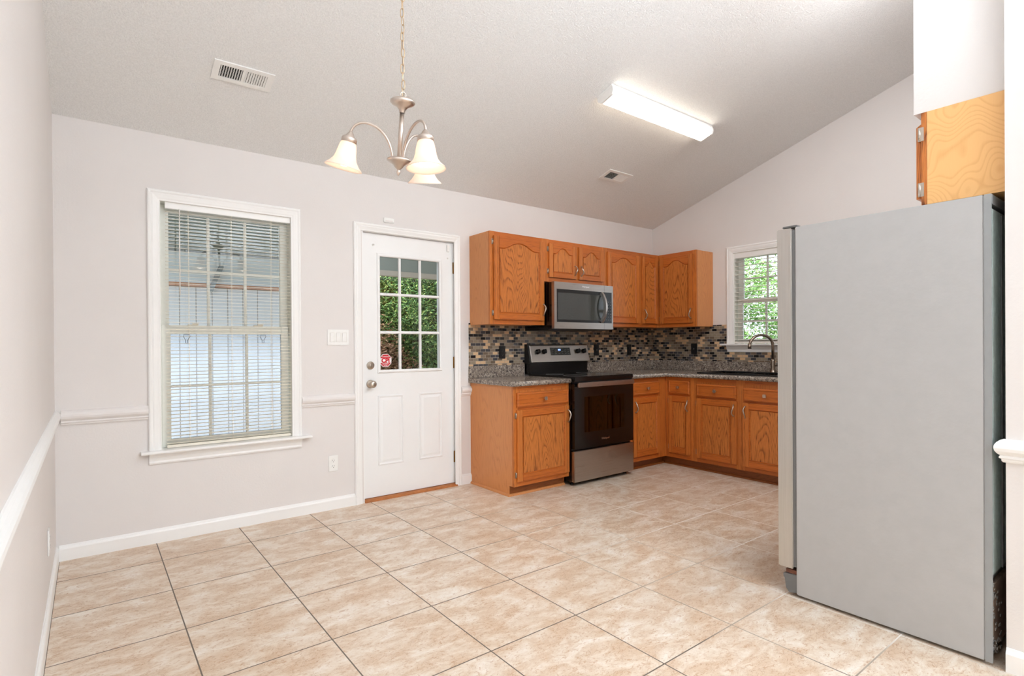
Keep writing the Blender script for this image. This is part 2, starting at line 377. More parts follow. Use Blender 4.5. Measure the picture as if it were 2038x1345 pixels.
def text(name, s, size, mat, par, Mloc, depth=.0006, align='CENTER', offset=0.0):
    cu = bpy.data.curves.new(name, 'FONT'); cu.body = s; cu.size = size; cu.extrude = depth; cu.align_x = align; cu.align_y = 'CENTER'; cu.offset = offset
    tmp = bpy.data.objects.new(name, cu); COL.objects.link(tmp)
    bpy.context.view_layer.update()
    me = bpy.data.meshes.new_from_object(tmp.evaluated_get(bpy.context.evaluated_depsgraph_get())); bpy.data.objects.remove(tmp)
    W = WM[par.name].inverted() @ Mloc; me.transform(W)
    me.materials.clear(); me.materials.append(MAT[mat])
    o = bpy.data.objects.new(name, me); COL.objects.link(o); o.parent = par; WM[o.name] = WM[par.name]
    return o
def face_back(x, y, z):   # text frame facing -y
    return Matrix.Translation((x, y, z)) @ Matrix.Rotation(R(90), 4, 'X')
def struct(name, mb, mats, label=None, par=None, **k):
    o = mb.build(name, mats, par, **k)
    if par is None: o['kind'] = 'structure'
    if label: o['label'] = label
    return o
def qarc(cx, cy, r, a0, a1, n=6):
    return [(cx + r * math.cos(R(a0 + (a1 - a0) * i / n)), cy + r * math.sin(R(a0 + (a1 - a0) * i / n))) for i in range(n + 1)]

W_, SL, YR = 5.399, .3294, -3.60
YB = -7.6
def zc(y): return 2.5 - SL * y if y > YR else 2.5 - SL * YR + SL * (y - YR)

# ================================================================ SETTING
mb = MB(); mb.box(-.1, W_ + .12, YB, .12, -.12, 0); struct('floor', mb, 'floor')
mb = MB(); T = .12
mb.prism([(.12, zc(.12)), (YR, zc(YR)), (YB, zc(YB)), (YB, zc(YB) + T), (YR, zc(YR) + T), (.12, zc(.12) + T)], 'x', -.1, W_ + .12); struct('ceiling', mb, 'ceiling')
# back wall with window and door openings
WX0, WX1, WZ0, WZ1 = .512, 1.313, .553, 2.10
DX0, DX1, DZ1 = 1.84, 2.70, 2.075
mb = MB()
def wb(x0, x1, z0, z1): mb.box(x0, x1, 0, .12, z0, z1)
wb(-.1, WX0, 0, 2.56); wb(WX1, DX0, 0, 2.56); wb(DX1, W_ + .12, 0, 2.56); wb(WX0, WX1, 0, WZ0); wb(WX0, WX1, WZ1, 2.56); wb(DX0, DX1, DZ1, 2.56)
struct('wall_back', mb, 'wall')
# left wall (solid)
mb = MB(); mb.prism([(0, 0), (0, zc(0)), (YR, zc(YR)), (YB, zc(YB)), (YB, 0)], 'x', -.1, 0); struct('wall_left', mb, 'wall')
# right wall with kitchen window
VY0, VY1, VZ0, VZ1 = -.952, -1.76, 1.183, 2.093
mb = MB(); xs = (W_, W_ + .12)
mb.prism([(0, 0), (0, zc(0)), (VY0, zc(VY0)), (VY0, 0)], 'x', *xs)
mb.prism([(VY1, 0), (VY1, zc(VY1)), (YR, zc(YR)), (YB, zc(YB)), (YB, 0)], 'x', *xs)
mb.prism([(VY0, 0), (VY0, VZ0), (VY1, VZ0), (VY1, 0)], 'x', *xs)
mb.prism([(VY0, VZ1), (VY0, zc(VY0)), (VY1, zc(VY1)), (VY1, VZ1)], 'x', *xs)
struct('wall_right', mb, 'wall')
# rear wall far behind the camera, and the partition behind the refrigerator
mb = MB(); mb.box(-.1, W_ + .12, YB - .12, YB, 0, 2.6); struct('wall_rear', mb, 'wall')
mb = MB(); mb.prism([(-3.36, 0), (-3.36, zc(-3.36)), (-3.48, zc(-3.48)), (-3.48, 0)], 'x', 2.85, W_); struct('wall_partition', mb, 'wall')
mb = MB(); mb.prism([(-3.36, 2.128), (-3.36, zc(-3.36)), (-3.078, zc(-3.078)), (-3.078, 2.128)], 'x', 2.915, W_); struct('wall_soffit', mb, 'wall')

# baseboards (height 8.6 cm) and chair rails
bprof = [(0, 0), (.014, 0), (.014, .066), (.011, .074), (.006, .078), (.004, .086), (0, .086)]
mb = MB(); mb.sweep([(0, -7.5, 0), (0, -.0, 0)], bprof, (0, 0, 1)); struct('baseboard_left', mb, 'trim')
mb = MB(); mb.sweep([(.0141, 0, 0), (1.7695, 0, 0)], bprof, (0, 0, 1)); mb.sweep([(2.7335, 0, 0), (2.8345, 0, 0)], bprof, (0, 0, 1)); struct('baseboard_back', mb, 'trim')
mb = MB(); mb.sweep([(2.864, -3.36, 0), (2.85, -3.36, 0), (2.85, -3.48, 0), (3.4, -3.48, 0)][::-1], [(-a, b) for a, b in bprof], (0, 0, 1))
mb.b.free(); mb = MB(); mb.sweep([(2.85, -3.36, 0), (2.85, -3.48, 0), (4.2, -3.48, 0)], [(a, b) for a, b in bprof], (0, 0, 1))
struct('baseboard_partition', mb, 'trim')
crp = [(0, 0), (.006, 0), (.010, .006), (.010, .012), (.016, .016), (.016, .021), (.013, .026), (.020, .032), (.026, .041), (.0285, .052), (.027, .063), (.022, .072), (.014, .080), (.006, .084), (0, .084)]
mb = MB(); mb.sweep([(0, -7.5, .757), (0, 0, .757)], crp, (0, 0, 1)); o = struct('trim_1', mb, 'trim', 'chair rail along the left wall')
mb = MB()
for a, b in ((.027, .447), (1.374, 1.7695), (2.7335, 2.8345)): mb.sweep([(a, 0, .757), (b, 0, .757)], crp, (0, 0, 1))
struct('trim_2', mb, 'rail', 'chair rail along the back wall')
mb = MB(); mb.sweep([(2.90, -3.36, .757), (2.85, -3.36, .757), (2.85, -3.48, .757), (4.2, -3.48, .757)][1:], crp, (0, 0, 1))
mb.b.free(); mb = MB()
mb.sweep([(2.90, -3.48, .757), (2.85, -3.48, .757), (2.85, -3.36, .757), (2.858, -3.36, .757)][::-1], [(a, b) for a, b in crp], (0, 0, 1))
struct('trim_3', mb, 'trim', 'chair rail wrapping the end of the partition wall')

# casing profile: (distance inward, thickness off the wall)
def casing_prof(wd): return [(0, 0), (0, .012), (.006, .018), (.014, .019), (.022, .015), (.03, .0165), (wd - .018, .013), (wd - .010, .010), (wd - .003, .010), (wd, .007), (wd, 0)]

# ---------------- window_1 (dining window)
w1 = empty('window_1', ((WX0 + WX1) / 2, 0, WZ0)); w1['kind'] = 'structure'; w1['label'] = 'tall double hung window beside the back door'
mb = MB(); mb.sweep([(.447, 0, .566), (.447, 0, 2.16), (1.374, 0, 2.16), (1.374, 0, .566)], casing_prof(.067), (0, -1, 0)); mb.build('window_casing', 'trim', w1)
mb = MB(); mb.box(WX0, WX0 + .006, 0, .12, WZ0, WZ1); mb.box(WX1 - .006, WX1, 0, .12, WZ0, WZ1); mb.box(WX0, WX1, 0, .12, WZ1 - .006, WZ1); mb.build('window_jamb', 'vinyl', w1)
mb = MB(); mb.box(WX0 + .001, WX1 - .001, -.0004, .10, .5535, .566)
mb.prism([(-.058, .549), (-.061, .5535), (-.061, .561), (-.056, .566), (-.0005, .566), (-.0005, .549)], 'x', .405, 1.432); mb.build('window_sill', 'trim', w1)
mb = MB(); pr = [(.470, 0), (.449, .067), (1.372, .067), (1.351, 0)]
mb.prism([(0, 0), (-.010, 0), (-.014, .01), (-.012, .02), (-.018, .04), (-.026, .055), (-.026, .067), (0, .067)], 'x', .449, 1.372)
for v in mb.b.verts: v.co.z += .481
mb.build('window_apron', 'trim', w1)
def sash(par, x0, x1, z0, z1, y0, y1, st, rt, rb, cols, rows, nm, glass, yaxis=True):
    """yaxis True: window in an xz plane; False: in a yz plane at x (x<->y swapped)"""
    def B(mb, a0, a1, b0, b1, c0, c1, **k):
        if yaxis: mb.box(a0, a1, b0, b1, c0, c1, **k)
        else: mb.box(b0, b1, a0, a1, c0, c1, **k)
    s_ = 1 if x1 > x0 else -1
    mb = MB(); B(mb, x0, x0 + s_ * st, y0, y1, z0, z1, bev=.003); B(mb, x1 - s_ * st, x1, y0, y1, z0, z1, bev=.003)
    B(mb, x0 + s_ * st * .98, x1 - s_ * st * .98, y0, y1, z1 - rt, z1, bev=.003); B(mb, x0 + s_ * st * .98, x1 - s_ * st * .98, y0, y1, z0, z0 + rb, bev=.003)
    o = mb.build(nm, 'vinyl', par)
    mb = MB(); ym = (y0 + y1) / 2
    gx0, gx1, gz0, gz1 = x0 + s_ * st, x1 - s_ * st, z0 + rb, z1 - rt
    B(mb, gx0 - s_ * .004, gx1 + s_ * .004, ym - .002, ym + .002, gz0 - .004, gz1 + .004); mb.build('glass_pane', glass, o)
    mb = MB()
    for i in range(1, cols): xx = gx0 + (gx1 - gx0) * i / cols; B(mb, xx - .009, xx + .009, ym - .009, ym + .009, gz0, gz1, bev=.003)
    for i in range(1, rows): zz = gz0 + (gz1 - gz0) * i / rows; B(mb, gx0, gx1, ym - .0085, ym + .0085, zz - .008, zz + .008, bev=.003)
    mb.build('muntin_grid', 'vinyl', o)
    return o
us = sash(w1, WX0 + .006, WX1 - .006, 1.295, 2.094, .082, .110, .052, .05, .03, 3, 2, 'upper_sash', 'glass')
ls = sash(w1, WX0 + .012, WX1 - .012, .567, 1.333, .050, .078, .05, .056, .05, 3, 2, 'lower_sash', 'screen')
for x in (.70, 1.10):
    mb = MB(); mb.box(x - .03, x + .03, .046, .064, 1.333, 1.339, bev=.002); mb.box(x - .005, x + .035, .046, .054, 1.339, 1.347, bev=.002); mb.build('sash_lock', 'blind', ls)

# ---------------- door_1
d1 = empty('door_1', (2.27, .03, 0)); d1['kind'] = 'structure'; d1['label'] = 'white half glazed exterior door'
mb = MB(); mb.sweep([(1.7695, 0, 0), (1.7695, 0, 2.128), (2.733, 0, 2.128), (2.733, 0, 0)], casing_prof(.06), (0, -1, 0)); mb.build('door_casing', 'trim', d1)
mb = MB(); jt = .0085
mb.box(DX0, DX0 + jt, 0, .12, 0, DZ1); mb.box(DX1 - jt, DX1, 0, .12, 0, DZ1); mb.box(DX0, DX1, 0, .12, DZ1 - jt, DZ1)
mb.box(DX0 + jt, DX0 + jt + .012, .078, .1, .02, DZ1 - jt); mb.box(DX1 - jt - .012, DX1 - jt, .078, .1, .02, DZ1 - jt); mb.box(DX0 + jt, DX1 - jt, .078, .1, DZ1 - jt - .012, DZ1 - jt); mb.build('door_frame', 'trim', d1)
mb = MB(); mb.prism([(-.015, 0), (-.012, .012), (.0, .018), (.1, .018), (.12, 0)], 'x', DX0 + jt, DX1 - jt); mb.build('door_threshold', 'threshold', d1)
sx0, sx1, sz0, sz1 = 1.8515, 2.6885, .022, 2.0635
gx0, gx1, gz0, gz1 = 1.992, 2.548, .998, 1.898
Y0, Y1 = .030, .074
mb = MB()
mb.box(sx0, gx0, Y0, Y1, sz0, sz1); mb.box(gx1, sx1, Y0, Y1, sz0, sz1); mb.box(gx0, gx1, Y0, Y1, sz0, gz0); mb.box(gx0, gx1, Y0, Y1, gz1, sz1)
slab = mb.build('door_slab', 'door', d1)
# lite frame and its grid
mb = MB(); fp = [(0, 0), (0, .004), (.006, .011), (.016, .012), (.024, .008), (.026, .002), (.026, -.012), (0, -.006)]
q = .018; mb.sweep([(gx0 - q, Y0, gz0 - q), (gx0 - q, Y0, gz1 + q), (gx1 + q, Y0, gz1 + q), (gx1 + q, Y0, gz0 - q)], fp, (0, -1, 0), closed=True)
lf = mb.build('glazing_frame', 'door', d1)
mb = MB()
for i in (1, 2):
    x = gx0 + (gx1 - gx0) * i / 3; mb.prism([(x - .012, .044), (x - .011, .036), (x - .005, .029), (x + .005, .029), (x + .011, .036), (x + .012, .044)], 'z', gz0 + .004, gz1 - .004)
    z = gz0 + (gz1 - gz0) * i / 3; mb.prism([(.044, z - .012), (.036, z - .011), (.0295, z - .005), (.0295, z + .005), (.036, z + .011), (.044, z + .012)], 'x', gx0 + .004, gx1 - .004)
mb.build('muntin_grid', 'door', d1)
mb = MB(); mb.box(gx0, gx1, .046, .050, gz0, gz1); pane = mb.build('glass_pane', 'glass', d1)
for (a, b) in ((1.976, 2.198), (2.343, 2.565)):
    mb = MB(); z0, z1 = .262, .806
    mb.sweep([(a, Y0, z0), (a, Y0, z1), (b, Y0, z1), (b, Y0, z0)], [(0, -.002), (0, .002), (.004, .008), (.010, .008), (.016, .001), (.022, .001), (.022, -.002)], (0, -1, 0), closed=True)
    mb.prism([(a + .040, z0 + .040), (a + .040, z1 - .040), (b - .040, z1 - .040), (b - .040, z0 + .040)], 'y', Y0 - .006, Y0 + .001)
    A = [(a + .022, z0 + .022), (b - .022, z0 + .022), (b - .022, z1 - .022), (a + .022, z1 - .022)]; Bq = [(a + .040, z0 + .04), (b - .04, z0 + .04), (b - .04, z1 - .04), (a + .04, z1 - .04)]
    va = [mb.b.verts.new((x, Y0 - .0005, z)) for x, z in A]; vb = [mb.b.verts.new((x, Y0 - .006, z)) for x, z in Bq]
    for i in range(4): mb._f([va[i], va[(i + 1) % 4], vb[(i + 1) % 4], vb[i]])
    mb.build('raised_panel', 'door', d1)
mb = MB(); mb.lathe([(.032, 0), (.032, .004), (.026, .009), (.014, .012), (.011, .030), (.017, .036), (.026, .046), (.028, .056), (.024, .064), (.012, .068), (0, .068)], (1.914, Y0, .900), (0, -1, 0)); mb.build('door_knob', 'nickel', d1)
mb = MB(); mb.lathe([(.031, 0), (.031, .006), (.027, .011), (.016, .012), (.015, .016), (0, .016)], (1.916, Y0, 1.043), (0, -1, 0)); mb.box(1.912, 1.920, Y0 - .034, Y0 - .014, 1.026, 1.060, bev=.003); mb.build('deadbolt_thumbturn', 'nickel', d1)
for z in (1.853, 1.047, .244):
    mb = MB(); mb.tube([(2.6925, Y0 - .006, z - .05), (2.6925, Y0 - .006, z + .05)], .0062, 10); mb.tube([(2.6925, Y0 - .006, z + .05), (2.6925, Y0 - .006, z + .056)], .004, 8); mb.box(2.678, 2.692, Y0 - .0015, Y0 + .003, z - .048, z + .048); mb.build('door_hinge', 'brass', d1)
mb = MB(); mb.box(2.618, 2.645, Y0 - .012, Y0, 1.985, 2.045, bev=.003); mb.build('door_contact_sensor', 'white', d1)
mb = MB(); mb.lathe([(.008, 0), (.008, .003), (.004, .012), (.006, .016), (0, .018)], (1.945, Y0, 1.975), (0, -1, 0)); mb.lathe([(.007, 0), (.007, .002), (0, .003)], (2.63, Y0, 1.93), (0, -1, 0)); mb.build('curtain_peg', 'white', d1)
# alarm sticker on the glass
def octagon(r, cx, cz): return [(cx + r * math.cos(R(22.5 + 45 * i)), cz + r * math.sin(R(22.5 + 45 * i))) for i in range(8)]
scx, scz = 2.052, 1.078
mb = MB(); mb.prism(octagon(.0555, scx, scz), 'y', .0449, .0459); stk = mb.build('alarm_sticker', 'white_ink', d1); stk['label'] = 'red octagonal alarm sticker with white lettering'
mb = MB(); mb.prism(octagon(.0505, scx, scz), 'y', .0443, .0449); mb.build('red_field', 'red', stk)
mb = MB(); mb.box(scx - .045, scx + .045, .0438, .0443, scz - .019, scz + .019); mb.build('white_band', 'white_ink', stk)
text('lettering', 'CPI', .048, 'red', stk, face_back(scx, .0436, scz - .001), .0003, offset=.0026)
text('lettering', 'WARNING', .0125, 'white_ink', stk, face_back(scx, .0441, scz + .029), .0002, offset=.0002)
text('lettering', 'SECURITY', .0125, 'white_ink', stk, face_back(scx, .0441, scz - .027), .0002, offset=.0002)
text('lettering', 'SYSTEM', .0095, 'white_ink', stk, face_back(scx, .0441, scz - .039), .0002, offset=.0001)

# ---------------- window_2 (over the sink) in the right wall
w2 = empty('window_2', (W_, (VY0 + VY1) / 2, VZ0)); w2['kind'] = 'structure'; w2['label'] = 'double hung window over the kitchen sink'
mb = MB(); mb.sweep([(W_, -.882, 1.19), (W_, -.882, 2.16), (W_, -1.83, 2.16), (W_, -1.83, 1.19)], casing_prof(.067), (-1, 0, 0)); mb.build('window_casing', 'trim', w2)
mb = MB(); mb.box(W_, W_ + .12, VY0 - .006, VY0, VZ0, VZ1); mb.box(W_, W_ + .12, VY1, VY1 + .006, VZ0, VZ1); mb.box(W_, W_ + .12, VY1, VY0, VZ1 - .006, VZ1); mb.build('window_jamb', 'vinyl', w2)
mb = MB(); mb.box(W_ - .0004, W_ + .10, VY1 + .001, VY0 - .001, 1.184, 1.190); mb.box(W_ - .055, W_ - .0005, -1.88, -.832, 1.172, 1.190, bev=.003); mb.build('window_sill', 'trim', w2)
mb = MB(); mb.prism([(W_, 1.108), (W_ - .012, 1.108), (W_ - .014, 1.13), (W_ - .026, 1.16), (W_ - .026, 1.172), (W_, 1.172)], 'y', -1.825, -.884)
for v in mb.b.verts:
    if v.co.z < 1.12: v.co.y += -.022 if v.co.y > -1.3 else .022
mb.build('window_apron', 'trim', w2)
u2 = sash(w2, VY0 - .006, VY1 + .006, 1.605, 2.087, W_ + .082, W_ + .110, .05, .045, .028, 3, 2, 'upper_sash', 'glass', False)
l2 = sash(w2, VY0 - .012, VY1 + .012, 1.191, 1.636, W_ + .050, W_ + .078, .05, .045, .045, 3, 2, 'lower_sash', 'glass', False)

# ================================================================ BLINDS
def blind(name, label, x0, x1, ztop, zbot, yc, dep, pitch, hr_h, hr_d, mat, tilt, rz, loc, wand, group):
    """local frame: x along the width, -y into the room"""
    t = thing(name, label, 'blind', loc, rz, group)
    mb = MB(); mb.box(x0, x1, yc - hr_d / 2, yc + hr_d / 2, ztop - hr_h, ztop, bev=.002); mb.build('head_rail', 'trim', t, world=False)
    mb = MB(); z = ztop - hr_h - pitch * .8; c, s_ = math.cos(R(tilt)) * dep / 2, math.sin(R(tilt)) * dep / 2
    while z > zbot + .02:
        th = .0006 if dep < .03 else .0014; cr = dep * .05
        P = [(yc - c, z - s_ - th), (yc, z + cr - th), (yc + c, z + s_ - th), (yc + c, z + s_ + th), (yc, z + cr + th), (yc - c, z - s_ + th)]
        mb.prism(P, 'x', x0 + .003, x1 - .003); z -= pitch
    mb.build('slats', mat, t, world=False)
    mb = MB(); mb.box(x0 + .002, x1 - .002, yc - dep / 2, yc + dep / 2, zbot, zbot + .018, bev=.003); mb.build('bottom_rail', mat, t, world=False)
    wdt = x1 - x0
    for f in ((.17, .5, .83) if dep < .03 else (.17, .83)):
        mb = MB()
        for sg in (-1, 1):
            x = x0 + wdt * f; mb.box(x - .0009, x + .0009, yc + sg * (dep / 2 + .001) - .0006, yc + sg * (dep / 2 + .001) + .0006, zbot + .015, ztop - hr_h)
        mb.build('ladder_cord', mat, t, world=False)
    if wand:
        mb = MB(); mb.tube([(x0 + wand, yc - dep / 2 - .012, ztop - hr_h), (x0 + wand, yc - dep / 2 - .012, 1.52)], .0036, 6); mb.build('tilt_wand', 'blindw', t, world=False)
    return t
b1 = blind('window_blind', 'ivory mini blind with narrow slats in the tall dining window', -.372, .372 + .02, 2.098, .568, .022, .025, .0222, .042, .03, 'blind', 5, 0, (.916, 0, 0), .078, 'window blinds')
blind('window_blind', 'white wide slat blind in the small window over the sink', -.398, .398, 2.092, 1.192, .026, .05, .0432, .052, .045, 'blindw', 2, R(-90), (W_, (VY0 + VY1) / 2, 0), 0, 'window blinds')
for x in (.658, 1.119):
    mb = MB(); mb.tube([(x - .017, .008, 1.272), (x + .017, .008, 1.272), (x + .019, .008, 1.262), (x + .006, .008, 1.238), (x + .006, .008, 1.220), (x - .006, .008, 1.220), (x - .006, .008, 1.238), (x - .019, .008, 1.262)], .0016, 6, closed=True)
    o = mb.build('cord_clip', 'blackplastic', b1)

# ================================================================ CABINETS
def handle(mb, x, z, y, L=.1, vertical=True, flip=1):
    pts = []; rads = []
    for i in range(13):
        u = i / 12; k = math.sin(math.pi * u)
        pts.append((x + flip * .006 * math.sin(2 * math.pi * u), y - .010 - .022 * k, z - L / 2 + L * u)); rads.append(.0042 + .0022 * k)
    mb.tube(pts, .005, 8, rads=rads)
    for s_ in (-1, 1): mb.tube([(x, y + .001, z + s_ * L / 2 * .97), (x, y - .012, z + s_ * L / 2 * .97)], .0052, 8)
def door_panel(name, par, x0, x1, z0, z1, yf, arch=True, st=None, hinge='l', hz=None, hand=None, lab=None):
    """overlay door: face frame front at y=yf, door thickness 19 mm"""
    t = .019; w_ = x1 - x0; h = z1 - z0; st = st or min(.058, w_ * .2)
    rt = .052 if not arch else min(.096, h * .28); rise = 0 if not arch else min(.054, h * .17); rb = .055 if h > .4 else .045
    y = yf - t
    mb = MB(); mb.mi = 0
    mb.box(x0, x0 + st, y, yf - .0005, z0, z1, bev=.003); mb.box(x1 - st, x1, y, yf - .0005, z0, z1, bev=.003)
    mb.mi = 1; mb.box(x0 + st, x1 - st, y, yf - .0005, z0, z0 + rb, bev=.003)
    # opening outline, counter-clockwise from bottom left
    a, b = x0 + st, x1 - st; top = []
    N = 22
    for i in range(N + 1):
        u = i / N; x = b + (a - b) * u; v = abs(2 * u - 1)
        if arch:
            s_ = 0 if v > .8 else (.5 + .5 * math.cos(math.pi * (v / .8) ** 1.25))
            top.append((x, z1 - rt + rise * s_))
        else: top.append((x, z1 - rt))
    if not arch: top = [(b, z1 - rt), (a, z1 - rt)]
    # top rail as a strip
    for face_y, rev in ((y, 0), (yf - .0005, 1)):
        for (p, q_) in zip(top, top[1:]):
            vs = [mb.b.verts.new(v) for v in ((p[0], face_y, p[1]), (q_[0], face_y, q_[1]), (q_[0], face_y, z1 - .002 if not rev else z1), (p[0], face_y, z1 - .002 if not rev else z1))]
            mb._f(vs if not rev else vs[::-1])
    vs = [mb.b.verts.new(v) for v in ((a, y, z1 - .002), (b, y, z1 - .002), (b, yf, z1), (a, yf, z1))]; mb._f(vs)
    outl = [(a, z0 + rb), (b, z0 + rb)] + top
    if outl[-1] == outl[0]: outl.pop()
    n = len(outl)
    def inset(d):
        res = []
        for i in range(n):
            p0, p1, p2 = Vector(outl[i - 1]), Vector(outl[i]), Vector(outl[(i + 1) % n])
            e1 = (p1 - p0).normalized(); e2 = (p2 - p1).normalized(); n1 = Vector((-e1.y, e1.x)); n2 = Vector((-e2.y, e2.x))
            res.append(p1 + (n1 + n2) / max(.35, 1 + n1.dot(n2)) * d)
        return res
    rings = [(0, y), (.003, y + .004), (.006, y + .0085), (.0085, y + .0085), (.010, y + .004)]
    prev = None; mb.mi = 2
    for d, yy in rings:
        r_ = [mb.b.verts.new((p.x, yy, p.y)) for p in inset(d)]
        if prev:
            for i in range(n): mb._f([prev[i], prev[(i + 1) % n], r_[(i + 1) % n], r_[i]])
        prev = r_
    mb.mi = 3; mb._f(prev)
    o = mb.build(name, ['oaks', 'oakh', 'oakh', 'oak'], par, world=False)
    if lab: o['label'] = lab
    if hinge:
        hx = x0 - .004 if hinge == 'l' else x1 + .004
        for z in (hz or (z0 + .055, z1 - .05)):
            k = MB(); k.box(hx - .009 if hinge == 'l' else hx, hx if hinge == 'l' else hx + .009, yf - .0025, yf, z - .024, z + .024, bev=.0008)
            k.tube([(hx, yf - .007, z - .02), (hx, yf - .007, z + .02)], .0042, 8); k.build('hinge', 'nickel', o, world=False)
    if hand:
        k = MB(); handle(k, hand[0], hand[1], y, hand[2] if len(hand) > 2 else .1, flip=-1 if hinge == 'l' else 1); k.build('handle', 'nickel', o, world=False)
    return o
def drawer(par, x0, x1, z0, z1, yf, name='drawer', twist=0):
    t = .019; y = yf - t; mb = MB(); mb.mi = 0
    mb.box(x0, x1, y + .004, yf - .0005, z0, z1, bev=.003)
    ring = [(0.004, y + .004), (.010, y), (.016, y), (.020, y + .003), (.024, y + .003)]; prev = None
    for d, yy in ring:
        r_ = [mb.b.verts.new(v) for v in ((x0 + d, yy, z0 + d), (x1 - d, yy, z0 + d), (x1 - d, yy, z1 - d), (x0 + d, yy, z1 - d))]
        if prev:
            for i in range(4): mb._f([prev[i], prev[(i + 1) % 4], r_[(i + 1) % 4], r_[i]])
        prev = r_
    mb._f(prev); o = mb.build(name, 'oakh', par, world=False)
    cx, cz = (x0 + x1) / 2, (z0 + z1) / 2
    k = MB(); k.tube([(cx, y + .004, cz), (cx, y - .018, cz)], .006, 8); k.box(cx - .014, cx + .014, y - .027, y - .016, cz - .014, cz + .014, bev=.003)
    if twist: bmesh.ops.rotate(k.b, cent=(cx, y, cz), matrix=Matrix.Rotation(R(twist), 3, 'Y'), verts=k.b.verts[:])
    k.build('knob', 'nickel', o, world=False)
    return o
ZT, ZU = 2.136, 1.367
def wall_cab(label, x0, x1, z0, z1, d, loc, rz, stiles, fx0=None, top=.036, bot=.038, group='oak wall cabinets'):
    t = thing('wall_cabinet', label, 'cabinet', loc, rz, group)
    mb = MB(); mb.box(x0, x1, -.001, -(d - .019), z0, z1); mb.build('carcass', 'oakply', t, world=False)
    f0 = fx0 if fx0 is not None else x0
    mb = MB(); mb.mi = 1; f1, f2 = f0 + .0008, x1 - .0008; mb.box(f1, f2, -(d - .019), -d, z0, z0 + bot - .002); mb.box(f1, f2, -(d - .019), -d, z1 - top + .002, z1)
    mb.mi = 0
    for i, (a, b) in enumerate(stiles):
        e_ = i in (0, len(stiles) - 1); mb.box(a, b, -(d - .0185), -d - .0006, z0 - .0005 if e_ else z0 + bot - .002, z1 + .0005 if e_ else z1 - top + .002)
    for (a, b), (c_, e) in zip(stiles, stiles[1:]): mb.box(b, c_, -(d - .019), -d + .004, z0 + bot - .002, z1 - top + .002)
    mb.mi = 0
    mb.build('face_frame', ['oaks', 'oakh'], t, world=False)
    return t
L0 = (2.835, 0, 0)
ca = wall_cab('tall oak wall cabinet with one arched door, left of the microwave', 0, .607, ZU, ZT, .288, L0, 0, [(0, .045), (.575, .607)])
door_panel('door', ca, .033, .594, 1.405, 2.10, -.288, True, .055, 'l', hand=(.577, 1.50))
cb_ = wall_cab('short oak wall cabinet with two arched doors, over the microwave', .6075, 1.392, 1.757, ZT, .288, L0, 0, [(.6075, .665), (.995, 1.045), (1.365, 1.392)], bot=.042)
door_panel('door', cb_, .655, 1.000, 1.797, 2.10, -.288, True, .05, 'l', hand=(.978, 1.875, .085))
door_panel('door', cb_, 1.037, 1.376, 1.797, 2.10, -.288, True, .05, 'r', hand=(1.058, 1.875, .085))
cc = wall_cab('oak wall cabinet with a wide and a narrow arched door, right of the microwave', 1.3925, 2.266, ZU, ZT, .288, L0, 0, [(1.3925, 1.445), (1.915, 1.98), (2.222, 2.266)])
door_panel('door', cc, 1.438, 1.922, 1.405, 2.10, -.288, True, .055, 'r')
door_panel('door', cc, 1.972, 2.230, 1.405, 2.10, -.288, True, .045, 'r', hand=(2.0, 1.50))
cdn = wall_cab('oak wall cabinet with one arched door on the sink wall', .0, .731, ZU, ZT, .298, (W_, 0, 0), R(-90), [(.289, .325), (.69, .731)], fx0=.289)
door_panel('door', cdn, .311, .699, 1.405, 2.10, -.298, True, .05, 'l', hand=(.679, 1.50))
# pale-sided cabinet above the refrigerator: faces +y
cf = thing('wall_cabinet', 'oak cabinet with pale birch side above the refrigerator', 'cabinet', (2.91, -3.36, 0), 0, 'oak wall cabinets')
mb = MB(); mb.box(0, .92, .001, .238, 1.752, 2.126); mb.build('carcass', 'birch', cf, world=False)
mb = MB(); mb.box(0, .92, .2385, .257, 1.752, 2.126, bev=.001); mb.build('face_frame', 'oak', cf, world=False)
for a, b in ((.014, .45), (.47, .906)):
    mb = MB(); mb.prism([(.2575, 1.778), (.2765, 1.781), (.2765, 2.074), (.2575, 2.088)], 'x', a, b); dd = mb.build('door', 'oak', cf, world=False)
    if a < .1:
        for z in (1.815, 2.04):
            k = MB(); k.box(-.002, .004, .248, .268, z - .028, z + .028, bev=.001); k.tube([(-.001, .262, z - .024), (-.001, .262, z + .024)], .0042, 8); k.build('hinge', 'nickel', dd, world=False)

